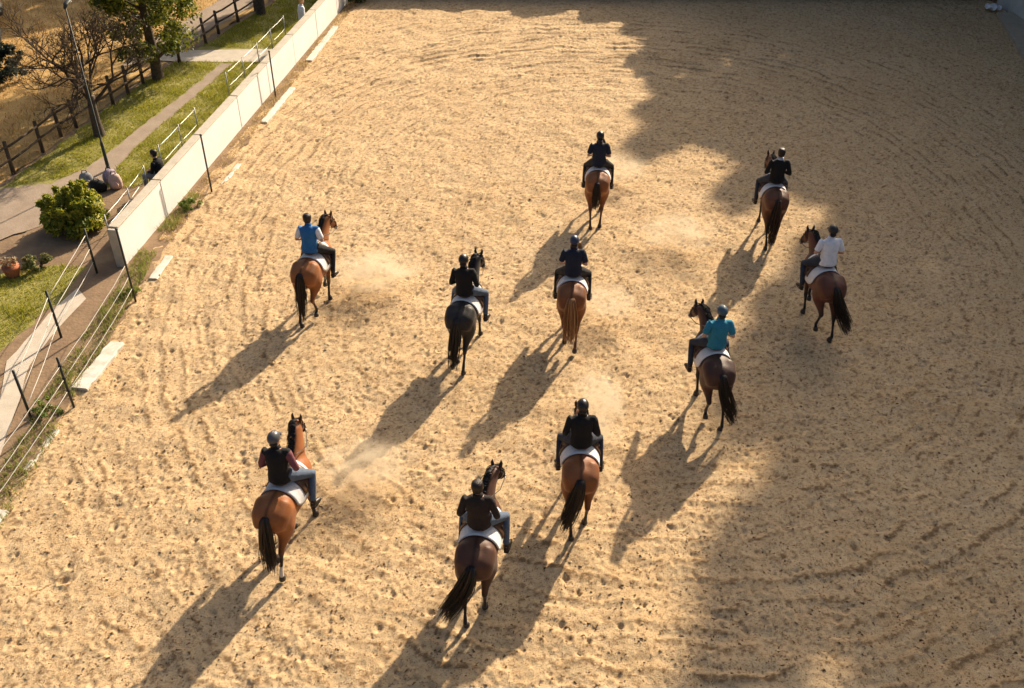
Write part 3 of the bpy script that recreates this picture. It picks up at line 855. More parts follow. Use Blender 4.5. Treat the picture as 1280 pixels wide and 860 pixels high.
# tall trees beyond the arena whose shade falls over the right-hand side
tree_cache = {}
def shade_tree(x, y, h, w, variant, label, group, z0=0.12):
    key = variant
    if key not in tree_cache:
        g2 = np.random.default_rng(100 + variant)
        cl = []
        thin = variant == 3
        for k in range(75 if thin else 130):
            f = g2.random()
            rr_ = math.sin(math.pi * (0.10 + 0.86 * f) ** 0.8) * g2.random() ** 0.5
            a = g2.uniform(0, 6.28)
            cl.append((rr_ * math.cos(a), rr_ * math.sin(a), 0.10 + 0.88 * f, (0.15 if thin else 0.20) * g2.uniform(0.7, 1.3)))
        cl = np.array(cl)
        cl2 = cl.copy(); cl2[:, 0:2] *= 3.0; cl2[:, 2] *= 20.0; cl2[:, 3] *= 4.2
        me = leaf_cloud('crown', cl2, 70, 0.62, LG, 0.4, 200 + variant)
        tm = MB().loft([(0, 0, -0.2), (0, 0, 0.1), (0, 0, 8), (0, 0, 18)], [0.5, 0.34, 0.26, 0.05], 8).mesh('trunk')
        tree_cache[key] = (me, tm)
    me, tm = tree_cache[key]
    t = empty('tall_tree', (x, y, 0), random.uniform(0, 6.28)); props(t, label, 'tree', group)
    for nm, q, mm in (('trunk', tm, 'bark'), ('crown', me, 'leaf')):
        o = link(nm, q, M[mm], t); o.scale = (w / 3.0, w / 3.0, h / 20.0)
SH = (math.sin(R(SUN_AZ)) / math.tan(R(SUN_EL)), math.cos(R(SUN_AZ)) / math.tan(R(SUN_EL)))
row = [  # (x, y, height, half width)
    (22.9, 30.0, 13.5, 2.8), (23.6, 34.5, 16.5, 3.0), (24.2, 38.5, 19.0, 3.0), (24.6, 42.5, 20.6, 3.1), (24.3, 46.2, 23.6, 3.2),
    (24.0, 50.0, 21.0, 3.0), (22.0, 53.0, 17.0, 2.9), (18.6, 50.5, 13.0, 2.7), (27.5, 52.5, 26.5, 3.4), (29.0, 46.5, 25.0, 3.3), 
    (24.5, 25.0, 13.0, 3.0), (24.5, 19.5, 12.0, 3.0), (15.2, 50.0, 11.4, 2.5),
    (12.6, 48.8, 8.2, 2.3), (9.9, 48.0, 5.2, 2.1), (20.9, 49.2, 12.5, 2.7), (24.2, 54.0, 17.0, 3.2), (23.0, 46.5, 12.0, 2.8), (18.4, 54.0, 15.6, 2.8), (31.0, 51.0, 27.5, 3.4)]
for i, (x, y, h, w) in enumerate(row):
    shade_tree(x, y, h, w, 3 if i in (3, 4, 5, 6, 8, 12, 18) else i % 3, 'tall leafy tree standing beyond the grey wall, shading the sand', 'tall trees beyond the grey wall')
for i, (x, y, h, w) in enumerate([(7.0, 47.6, 3.8, 1.8), (4.0, 48.0, 3.6, 1.8), (0.5, 48.2, 3.3, 1.6), (-3.5, 48.4, 3.2, 1.5)]):
    shade_tree(x, y, h, w, i % 3, 'low bushy tree behind the dark end wall', 'low trees behind the end wall')
for i, (x, y, h, w) in enumerate([(-5.5, 50.5, 8.2, 1.9), (-7.2, 47.6, 4.8, 1.4), (-13.8, 52.5, 8.5, 2.2), (-17.5, 52.0, 7.0, 2.2)]):
    shade_tree(x, y, h, w, i % 3, 'leafy tree behind the far end of the lawn', 'trees behind the lawn')

# ------------------------------------------------------------------ lamp post, bench, cars, luggage
lp = empty('lamp_post', (-12.19, 26.79, 0)); props(lp, 'slim grey lamp post standing by the dirt path in front of the leafless tree', 'lamp post')
MB().loft([(0, 0, -0.1), (0, 0, 0.02), (0, 0, 0.9), (0, 0, 0.92), (0, 0, 4.85)], [0.055, 0.055, 0.045, 0.028, 0.020], 10).build('pole', M['darkmetal'], lp)
hd = MB().loft([(0, -0.05, 4.85), (0.0, 0.08, 4.93), (0, 0.35, 4.97), (0, 0.5, 4.96)], [(0.035, 0.03), (0.07, 0.04), (0.09, 0.045), (0.05, 0.03)], 10).build('lamp_head', M['darkmetal'], lp)
MB().ball((0, 0.3, 4.925), (0.07, 0.14, 0.03)).build('lens', M['lampglass'], hd)

bn = empty('bench', (-9.98, 25.95, 0), -0.117); props(bn, 'white plank bench between the pipe railing and the white wall', 'bench')
for k in (-0.13, 0.0, 0.13):
    MB().box((k, 0, 0.48), (0.12, 1.9, 0.04), 0, 0.008).build('plank', M['bin'], bn, False)
for yy in (-0.75, 0.75):
    for xx in (-0.13, 0.13):
        MB().box((xx, yy, 0.20), (0.05, 0.06, 0.5), 0, 0.006).build('leg', M['galv'], bn, False)
    MB().box((0, yy, 0.43), (0.34, 0.05, 0.05), 0, 0.006).build('crossbar', M['galv'], bn, False)

def car(loc, rz, label):
    c = empty('parked_car', loc, rz); props(c, label, 'car', 'cars parked in the field')
    # body runs along +X (nose)
    ref = (0, 1, 0)
    body = MB().loft([(-2.12, 0, .62), (-2.05, 0, .62), (-1.7, 0, .64), (-0.8, 0, .62), (0.4, 0, .61), (1.3, 0, .58), (1.95, 0, .54), (2.10, 0, .50)],
                     [(.60, .20), (.78, .30), (.86, .36), (.88, .36), (.88, .34), (.86, .31), (.76, .26), (.58, .16)], 16, ref).build('body', M['carpaint'], c)
    MB().loft([(-1.75, 0, .95), (-1.35, 0, 1.12), (-0.7, 0, 1.18), (0.1, 0, 1.17), (0.55, 0, 1.06), (1.0, 0, .90)], [(.62, .05), (.66, .24), (.66, .28), (.65, .27), (.66, .20), (.66, .04)], 14, ref).build('cabin_glass', M['glass'], c)
    MB().loft([(-1.35, 0, 1.37), (-0.9, 0, 1.43), (-0.2, 0, 1.43), (0.15, 0, 1.38)], [(.50, .02), (.57, .035), (.56, .035), (.5, .02)], 12, ref).build('roof', M['carpaint'], c)
    for sx in (-1.3, 1.3):
        for sy in (-0.80, 0.80):
            w = MB().loft([(sx, sy - .1, .32), (sx, sy - .08, .32), (sx, sy + .08, .32), (sx, sy + .1, .32)], [.27, .32, .32, .27], 18, (1, 0, 0)).build('wheel', M['rubber'], c)
            MB().loft([(sx, sy - .106, .32), (sx, sy + .106, .32)], [.19, .19], 14, (1, 0, 0)).build('rim', M['galv'], w)
    for sy in (-0.55, 0.55):
        MB().ball((1.93, sy, .62), (.10, .17, .07)).build('headlight', M['lampglass'], c)
        MB().ball((-2.05, sy, .70), (.06, .15, .07)).build('tail_light', M['terracotta'], c)
    for sy in (-0.92, 0.92):
        MB().ball((0.65, sy, .98), (.07, .09, .06)).build('wing_mirror', M['carpaint'], c)
    return c
car((-23.2, 40.2, 0), 0.35, 'dark parked car, farther from the evergreen shrub, at the edge of the dry field')
car((-21.9, 37.0, 0), 0.35, 'dark parked car next to the evergreen shrub in the dry field')

def bag(name, loc, rz, dims, m, label, strap=True):
    b = empty(name, loc, rz); props(b, label, 'bag')
    a, d, h = dims
    me = remesh(MB().loft([(0, 0, 0), (0, 0, .03), (0, 0, h * .5), (0, 0, h * .85), (0, 0, h)], [(a * .8, d * .8), (a, d), (a * 1.05, d * 1.05), (a * .8, d * .8), (a * .35, d * .35)], 12), 'shell', 0.03, 2)
    link('shell', me, M[m], b)
    MB().ball((0, -d * 0.95, h * .35), (a * .6, d * .35, h * .25), 8, 6).build('pocket', M[m], b)
    if strap:
        MB().tube([(-a * .4, 0, h * .9), (-a * .25, 0, h * 1.15), (a * .25, 0, h * 1.15), (a * .4, 0, h * .9)], 0.015, 5).build('handle', M['cloth_charcoal'], b)
bag('rucksack', (-12.45, 25.75, 0.02), 0.4, (0.20, 0.15, 0.42), 'cloth_grey', 'grey rucksack standing among the bags by the lamp post')
bag('duffel_bag', (-12.02, 25.45, 0.02), -0.3, (0.28, 0.17, 0.32), 'cloth_black', 'black duffel bag heaped among the bags by the lamp post')
bag('tote_bag', (-11.55, 25.6, 0.02), 0.2, (0.19, 0.15, 0.46), 'cloth_pink', 'dusty pink tote bag nearest the pipe railing among the bags')
bag('sports_bag', (-11.85, 26.0, 0.02), 0.9, (0.22, 0.16, 0.40), 'cloth_mauve', 'mauve sports bag behind the black duffel bag')
h_ = MB().loft([(0, 0, 0), (0, 0, .04), (0, 0, .12), (0, 0, .19), (0, 0, .22)], [(.12, .14), (.135, .16), (.13, .15), (.085, .1), (.02, .03)], 14)
hob = empty('spare_helmet', (-12.5, 25.3, 0.02)); props(hob, 'white riding helmet lying beside the black duffel bag', 'helmet')
h_.build('shell', M['bin'], hob)
MB().ball((0, 0.15, 0.03), (.1, .07, .012)).build('peak', M['bin'], hob)

pt = empty('planter', (-12.55, 20.75, 0)); props(pt, 'terracotta planter of dried flowers by the dirt path', 'planter')
MB().loft([(0, 0, 0), (0, 0, .05), (0, 0, .26), (0, 0, .30)], [.15, .16, .21, .215], 16).build('pot', M['terracotta'], pt)
link('dried_flowers', leaf_cloud('dried_flowers', [(0, 0, .38, .16), (.08, .05, .45, .12), (-.08, .02, .42, .13)], 90, 0.06, [(0.45, 0.35, 0.2), (0.35, 0.14, 0.06), (0.55, 0.45, 0.3)], seed=9), M['leaf'], pt)
sk = MB().tube([(0, 0, -0.1), (0, 0, 0.5), (0.01, 0, 0.82)], 0.014, 6).build('garden_stake', M['darkmetal']); sk.location = (-12.85, 20.7, 0)
props(sk, 'thin dark garden stake beside the terracotta planter', 'stake')

# ------------------------------------------------------------------ horses
TR = np.array([1, 1, 1.11, 1]) * np.array([  # y, z centre, half width, half height of the trunk
    (-0.88, 1.24, .06, .11), (-0.83, 1.25, .165, .20), (-0.72, 1.25, .255, .285), (-0.55, 1.235, .300, .330), (-0.38, 1.21, .296, .342), (-0.18, 1.175, .282, .350),
    (0.05, 1.16, .292, .360), (0.25, 1.17, .288, .372), (0.42, 1.195, .262, .388), (0.56, 1.20, .235, .355), (0.68, 1.18, .195, .275), (0.77, 1.17, .125, .17), (0.80, 1.17, .05, .08)])
def trunk_at(y):
    return tuple(np.interp(y, TR[:, 0], TR[:, k]) for k in (1, 2, 3))

def ik(a, b, l1, l2, sgn):
    """middle joint in the YZ plane; sgn +1 bends towards +y"""
    a = np.array(a, float); b = np.array(b, float); d = b - a; D = np.linalg.norm(d)
    if D > (l1 + l2) * 0.998:
        k = D / ((l1 + l2) * 0.998); l1 *= k; l2 *= k
    x = (l1 * l1 - l2 * l2 + D * D) / (2 * D); h = math.sqrt(max(0, l1 * l1 - x * x))
    u = d / D; n = np.array((-u[1], u[0]))
    if n[0] * sgn < 0: n = -n
    return a + u * x + n * h

def horse_body(pose, bend, low, coat, points, sock=()):
    mb = MB()
    mb.loft([(0, y, z) for y, z, a, b in TR], [(a, b) for y, z, a, b in TR], 20)
    hoof = []
    hoofpos = {}
    # croup and haunch muscle
    for s in (-1, 1):
        mb.loft([(s * .14, -.30, 1.36), (s * .168, -.48, 1.378), (s * .162, -.66, 1.30), (s * .14, -.78, 1.12)], [(.10, .10), (.165, .20), (.165, .20), (.125, .15)], 12)
    for key in ('LH', 'RH'):
        s = -1 if key[0] == 'L' else 1
        dy, lift = pose[key]
        hy = -.66 + dy
        curl = min(1.0, lift / 0.12)
        fet = np.array((hy - .055 + .10 * curl, .145 + lift))
        st = np.array((-.42 + .28 * dy, .99 + .25 * lift))
        hk = ik(st, fet, .49, .445, -1)
        X = lambda z: s * (0.12 + 0.06 * min(1, z / 1.0))
        gm = st * .5 + hk * .5
        mb.loft([(s * .145, -.52, 1.28), (s * .16, -.52 + .05 * dy, 1.14), (X(1), st[0] - .06, st[1]), (X(.85), st[0] * .72 + hk[0] * .28 - .02, st[1] * .72 + hk[1] * .28),
                 (X(.7), gm[0] - .012, gm[1]), (X(.55), st[0] * .25 + hk[0] * .75 - .012, st[1] * .25 + hk[1] * .75), (X(.5), hk[0] - .012, hk[1]),
                 (X(.4), hk[0] * .75 + fet[0] * .25, hk[1] * .75 + fet[1] * .25), (X(.3), hk[0] * .4 + fet[0] * .6, hk[1] * .4 + fet[1] * .6), (X(.14), fet[0], fet[1]),
                 (X(.1), fet[0] * .5 + hy * .5, fet[1] * .5 + (.07 + lift) * .5), (X(.08), hy - .005, .075 + lift)],
                [(.15, .22), (.17, .24), (.165, .225), (.138, .185), (.102, .135), (.066, .088), (.052, .070), (.032, .04), (.029, .034), (.039, .044), (.034, .036), (.046, .048)], 14)
        tl = .35 * curl
        hoof.append(MB()); hoof[-1].loft([(X(.07), hy - .005 , .085 + lift), (X(.05), hy + .01 - tl * .05, .045 + lift), (X(0), hy + .02 - tl * .1, .0 + lift)], [(.046, .05), (.052, .06), (.058, .07)], 12)
        hoofpos[key] = (X(0), hy, lift)
    for key in ('LF', 'RF'):
        s = -1 if key[0] == 'L' else 1
        dy, lift = pose[key]
        hy = .50 + dy
        curl = min(1.0, lift / 0.12)
        fet = np.array((hy - .045 + .12 * curl, .145 + lift))
        el = np.array((.42 + .12 * dy, .93))
        kn = ik(el, fet, .43, .375 if lift > 0.02 else .36, 1)
        X = lambda z: s * (0.12 + 0.03 * min(1, z))
        mb.loft([(s * .15, .52, 1.28), (s * .165, .47, 1.08), (s * .16, el[0], el[1]), (X(.75), el[0] * .6 + kn[0] * .4, el[1] * .6 + kn[1] * .4), (X(.6), el[0] * .2 + kn[0] * .8, el[1] * .2 + kn[1] * .8),
                 (X(.5), kn[0], kn[1]), (X(.42), kn[0] * .8 + fet[0] * .2, kn[1] * .8 + fet[1] * .2), (X(.3), kn[0] * .4 + fet[0] * .6, kn[1] * .4 + fet[1] * .6), (X(.14), fet[0], fet[1]),
                 (X(.1), fet[0] * .5 + hy * .5, fet[1] * .5 + (.07 + lift) * .5), (X(.08), hy, .075 + lift)],
                [(.10, .19), (.10, .15), (.083, .105), (.062, .076), (.046, .052), (.05, .055), (.034, .04), (.028, .033), (.037, .042), (.033, .036), (.045, .048)], 14)
        hoof.append(MB()); hoof[-1].loft([(X(.07), hy, .085 + lift), (X(.05), hy + .012, .045 + lift), (X(0), hy + .02, .0 + lift)], [(.046, .05), (.054, .06), (.06, .068)], 12)
        hoofpos[key] = (X(0), hy, lift)
    # neck and head; bend pushes the head sideways, low drops it
    bx = lambda t: bend * t ** 1.6
    nk = [(.50, 1.30, .15, .30), (.62, 1.44, .125, .255), (.74, 1.58 - .2 * low, .10, .21), (.85, 1.72 - .55 * low, .082, .175), (.95, 1.84 - .85 * low, .075, .145), (1.02, 1.90 - low, .072, .11)]
    mb.loft([(bx(i / 5), y, z) for i, (y, z, a, b) in enumerate(nk)], [(a, b) for y, z, a, b in nk], 16)
    poll = np.array((bx(1.0), 1.02, 1.90 - low))
    hdir = np.array((bend * 0.9, 0.62, -0.72)); hdir /= np.linalg.norm(hdir)
    prof = [(-.05, .06, .075), (.03, .086, .115), (.12, .096, .135), (.22, .084, .118), (.34, .062, .085), (.45, .054, .068), (.53, .060, .066), (.58, .048, .052), (.60, .02, .02)]
    mb.loft([poll + hdir * t + np.array((0, 0, 0)) for t, a, b in prof], [(a, b) for t, a, b in prof], 14)
    side = np.array((1, 0, 0)) - hdir * hdir[0]; side /= np.linalg.norm(side)
    nrm = np.cross(side, hdir)          # forehead side
    if nrm[2] < 0: nrm = -nrm
    ears = MB()
    for s in (-1, 1):
        e0 = poll + side * s * .055 + nrm * .06 - hdir * .02
        ears.loft([e0, e0 + np.array((s * .012, .0, .05)), e0 + np.array((s * .022, .012, .10)), e0 + np.array((s * .018, .02, .155))], [(.024, .02), (.034, .022), (.026, .016), (.005, .005)], 8)
    me = remesh(mb, 'body', 0.017, 6)
    # soften the muscle joins of trunk and thigh, leave lower legs and head crisp
    V = coords(me).astype(np.float64); E_ = np.zeros(len(me.edges) * 2, np.int32); me.edges.foreach_get('vertices', E_); E_ = E_.reshape(-1, 2)
    deg = np.bincount(E_.ravel(), minlength=len(V))[:, None]
    wgt = (np.clip((V[:, 2] - 0.70) / 0.25, 0, 1) * np.clip((0.80 - V[:, 1]) / 0.15, 0, 1))[:, None] * 0.6
    for _ in range(26):
        acc = np.zeros_like(V)
        for ax in range(3):
            acc[:, ax] = np.bincount(E_[:, 0], V[E_[:, 1], ax], len(V)) + np.bincount(E_[:, 1], V[E_[:, 0], ax], len(V))
        V += wgt * (acc / deg - V)
    me.vertices.foreach_set('co', V.astype(np.float32).ravel())
    bm = bmesh.new(); bm.from_mesh(me); e_ = ears.mesh('x'); bm.from_mesh(e_); bm.to_mesh(me); bm.free(); bpy.data.meshes.remove(e_)
    me.polygons.foreach_set('use_smooth', np.ones(len(me.polygons), bool)); me.update()
    V = coords(me)
    n = len(V)
    co = np.tile(np.array(coat, np.float32), (n, 1)); pt_ = np.array(points, np.float32)
    z = V[:, 2]; y = V[:, 1]
    wob = 0.05 * np.sin(V[:, 1] * 17 + V[:, 0] * 23) + 0.03 * np.sin(z * 31 + V[:, 0] * 11)
    f = np.clip((0.74 + wob - z) / 0.24, 0, 1)[:, None]
    # muzzle and ear tips darken as on a bay
    hd = (V - poll) @ hdir
    mz = np.clip((hd - 0.40) / 0.14, 0, 1)[:, None] * (y > 0.95)[:, None]
    f = np.maximum(f, mz * 0.85)
    earm = ((z > poll[2] + .10) & (y > .9)).astype(np.float32)[:, None] * .8
    f = np.maximum(f, earm)
    # dorsal stripe tone, lighter flank and quarters, and dappled variation in the coat
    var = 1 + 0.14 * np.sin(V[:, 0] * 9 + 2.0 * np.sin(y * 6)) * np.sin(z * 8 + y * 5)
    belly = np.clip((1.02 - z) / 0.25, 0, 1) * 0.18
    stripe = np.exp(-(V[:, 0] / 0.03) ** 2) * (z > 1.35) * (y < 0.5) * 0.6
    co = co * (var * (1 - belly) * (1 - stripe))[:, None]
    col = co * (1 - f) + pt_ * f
    for key in sock:
        hx, hy, lf = hoofpos[key]
        w = ((np.abs(V[:, 0] - hx) < .09) & (z < .30 + lf) & (np.abs(y - hy) < .22))
        col[w] = (0.62, 0.58, 0.52)
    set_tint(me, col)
    return me, hoof, hoofpos, poll, hdir, side, nrm

def arch(y0, y1, ny, off, phi, th=0.018, dz=0.0, hem=None):
    """blanket-like sheet that follows the trunk"""
    m_ = MB(); nphi = 22
    ysl = np.linspace(y0, y1, ny)
    grid = []
    for lay in (0, 1):
        for yi, y in enumerate(ysl):
            zc, a, b = trunk_at(y)
            o = off + th * lay
            for k in range(nphi + 1):
                t = -1 + 2 * k / nphi
                p = t * phi * (hem(y) if hem else 1)
                yy = y
                grid.append(((a + o) * math.sin(p), yy, zc + (b + o) * math.cos(p) + dz))
    N = (nphi + 1); Lay = N * ny
    f = []
    for yi in range(ny - 1):
        for k in range(nphi):
            q = yi * N + k
            f.append((q, q + N, q + N + 1, q + 1)); f.append((Lay + q, Lay + q + 1, Lay + q + N + 1, Lay + q + N))
    for yi in range(ny - 1):
        for k in (0, nphi):
            q = yi * N + k; f.append((q, q + N, Lay + q + N, Lay + q))
    for k in range(nphi):
        for yi in (0, ny - 1):
            q = yi * N + k; f.append((q, q + 1, Lay + q + 1, Lay + q))
    m_.poly(grid, f)
    return m_

def tail_mesh(swing, back, length, col, tipcol, seed, n=150, fan=1.0):
    g2 = np.random.default_rng(seed)
    m = 11
    t = np.linspace(0, 1, m)
    P = np.zeros((n, m, 3))
    r0 = np.clip(g2.normal(0, .9, (n, 2)), -1.6, 1.6)
    ln = length * g2.uniform(0.72, 1.06, n)
    spread = 0.02 + 0.062 * fan * np.sin(np.pi * np.clip(t * 0.80 + 0.08, 0, 1)) + 0.03 * fan * t
    wav = g2.normal(0, 0.018, (n, 1)) * t[None] * np.sin(t[None] * g2.uniform(4, 9, (n, 1)) + g2.uniform(0, 6, (n, 1)))
    cy = -0.845 - 0.045 * (1 - np.exp(-t * 8)) - back * 0.6 * t ** 1.5
    cx = swing * t ** 1.7
    drop = np.where(t < .12, -0.25 * t, -0.03 - (t - .12) * 1.12)
    P[:, :, 0] = cx[None] + r0[:, :1] * spread[None] * .75 + wav
    P[:, :, 1] = cy[None] + r0[:, 1:] * spread[None] * .5 + wav * .6
    P[:, :, 2] = 1.44 + drop[None] * ln[:, None]
    P[:, :, 2] = np.maximum(P[:, :, 2], 0.05)
    tc = np.array(col)[None] * g2.uniform(0.6, 1.5, (n, 1))
    k = g2.random((n, 1)) < 0.2
    tc = np.where(k, np.array(tipcol)[None] * g2.uniform(0.7, 1.3, (n, 1)), tc)
    return strands(P, 0.013, 0.003, 'tail', tc)

def mane_mesh(bend, low, side_s, col, seed, n=170):
    g2 = np.random.default_rng(seed)
    crest = np.array([(.46, 1.60), (.56, 1.67), (.66, 1.745 - .1 * low), (.76, 1.85 - .4 * low), (.86, 1.955 - .7 * low), (.97, 2.005 - .95 * low), (1.06, 1.965 - low)])
    m = 6; t = np.linspace(0, 1, m)
    u = np.sort(g2.random(n)) * (len(crest) - 1)
    cy = np.interp(u, range(len(crest)), crest[:, 0]); cz = np.interp(u, range(len(crest)), crest[:, 1])
    bx = bend * (u / (len(crest) - 1)) ** 1.6
    P = np.zeros((n, m, 3)); ln = g2.uniform(0.10, 0.24, n)[:, None]
    P[:, :, 0] = bx[:, None] + side_s * (0.015 + 0.12 * np.sin(t[None] * 1.5) * g2.uniform(0.75, 1.2, (n, 1))) + g2.normal(0, .008, (n, 1))
    P[:, :, 1] = cy[:, None] - 0.03 * t[None] + g2.normal(0, 0.02, (n, 1)) * t[None]
    P[:, :, 2] = cz[:, None] + 0.015 + 0.03 * np.sin(np.pi * t[None]) - ln * t[None] ** 1.5
    # forelock
    tc = np.array(col)[None] * g2.uniform(0.6, 1.4, (n, 1))
    return strands(P, 0.012, 0.004, 'mane', tc)

HAIR = mat('horse_hair', (0.02, 0.015, 0.01), 0.5, attr='tint', spec=0.4)
SADDLE = None
def make_horse(name, label, x, y, head, pose, coat, points, tail, bend=0.0, low=0.0, sock=(), mane_col=None, mane_side=1, pad='pad', hands=None, padrot=0):
    h = empty(name, (x, y, 0), R(head))
    props(h, label, 'horse', 'horses ridden across the arena')
    me, hoof, hp, poll, hd, side, nrm = horse_body(pose, bend, low, coat, points, sock)
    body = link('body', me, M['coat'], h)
    for q in hoof: q.build('hoof', M['horn'], h)
    link('tail', tail_mesh(*tail), HAIR, h)
    link('mane', mane_mesh(bend, low, mane_side, mane_col or points, int(abs(x) * 100) + 3), HAIR, h)
    for s in (-1, 1):
        MB().ball(tuple(poll + hd * .16 + side * s * .083 + nrm * .05), .021, 8, 6).build('eye', M['eye'], h)
    pd = arch(-0.30, 0.40, 14, 0.012, 1.75, 0.020, hem=lambda yy: 1 - 0.22 * max(0, (-yy - .05) / .25) ** 2).build('saddle_pad', M[pad], h)
    # saddle
    sd_ = MB().loft([(0, -.24, 1.60), (0, -.20, 1.615), (0, -.08, 1.578), (0, .08, 1.575), (0, .22, 1.615), (0, .31, 1.645), (0, .34, 1.63)],
                    [(.08, .012), (.145, .03), (.135, .04), (.12, .05), (.10, .055), (.07, .05), (.03, .02)], 14).build('saddle', M['brownleather'], h)
    fl = arch(-0.02, 0.34, 8, 0.036, 1.40, 0.012).build('flap', M['brownleather'], sd_)
    arch(0.20, 0.28, 3, 0.006, 3.10, 0.010).build('girth', M['leather'], h)
    for s in (-1, 1):
        MB().tube([(s * .33, .10, 1.40), (s * .375, .10, 1.15), (s * .39, .13, .94)], .011, 5).build('stirrup_leather', M['leather'], sd_)
        st = MB().tube([(s * .39, .13, .95), (s * .39 - .055, .13, .90), (s * .39 - .06, .13, .82), (s * .39 + .06, .13, .82), (s * .39 + .055, .13, .90), (s * .39, .13, .95)], .009, 5).build('stirrup', M['steel'], sd_)
    # bridle: noseband, brow band, cheek straps, bit
    br = MB()
    def hoop(t, a, b, r=.010):
        c = poll + hd * t
        pts = [c + side * a * math.cos(k) + nrm * b * math.sin(k) for k in np.linspace(0, 2 * math.pi, 17)]
        br.tube(pts, r, 5)
    hoop(.36, .068, .090); hoop(.05, .098, .125); hoop(-.01, .080, .105)
    bit = []
    for s in (-1, 1):
        br.tube([poll + hd * .03 + side * s * .093 + nrm * .03, poll + hd * .2 + side * s * .092 + nrm * .01, poll + hd * .36 + side * s * .07 - nrm * .01, poll + hd * .47 + side * s * .062 - nrm * .03], .009, 5)
        bit.append(poll + hd * .47 + side * s * .066 - nrm * .03)
    b_ = br.build('bridle', M['leather'], h)
    for s, p in zip((-1, 1), bit):
        MB().tube([p + nrm * .03 * math.sin(k) + hd * .03 * math.cos(k) for k in np.linspace(0, 6.283, 9)], .006, 5).build('bit_ring', M['steel'], b_)
    hl = hands or ((-.085, .30, 1.775), (.085, .30, 1.775))
    for (q, p) in zip(hl, bit):
        a = np.array(p); c = np.array(q)
        mid = a * .5 + c * .5 + np.array((0, 0, -.05)); mid[0] = mid[0] * .5 + np.sign(c[0]) * .12
        MB().tube([a, a * .7 + mid * .3, mid, mid * .4 + c * .6, c, c + np.array((0, -.03, -.06))], .008, 5).build('rein', M['leather'], h)
    return h

# ------------------------------------------------------------------ people
def person_joints(seat=True, lean=0.0, arm=0.0, twist=0.0, head_turn=0.0):
    """rider on a saddle, in the horse's frame"""
    J = dict(pelvis=(0, .0, 1.70), neck=(0, .05 + lean, 2.185), head=(0, .075 + lean, 2.325),
             hip=(.095, .02, 1.69), knee=(.315, .40, 1.40), ankle=(.352, .17, .985), toe=(.385, .335, .955),
             shoulder=(.178, .035 + lean, 2.115), elbow=(.262 + arm, -.02 + lean, 1.86), wrist=(.11, .285, 1.785))
    return J

def mir(p, s): return np.array((p[0] * s, p[1], p[2]), float)

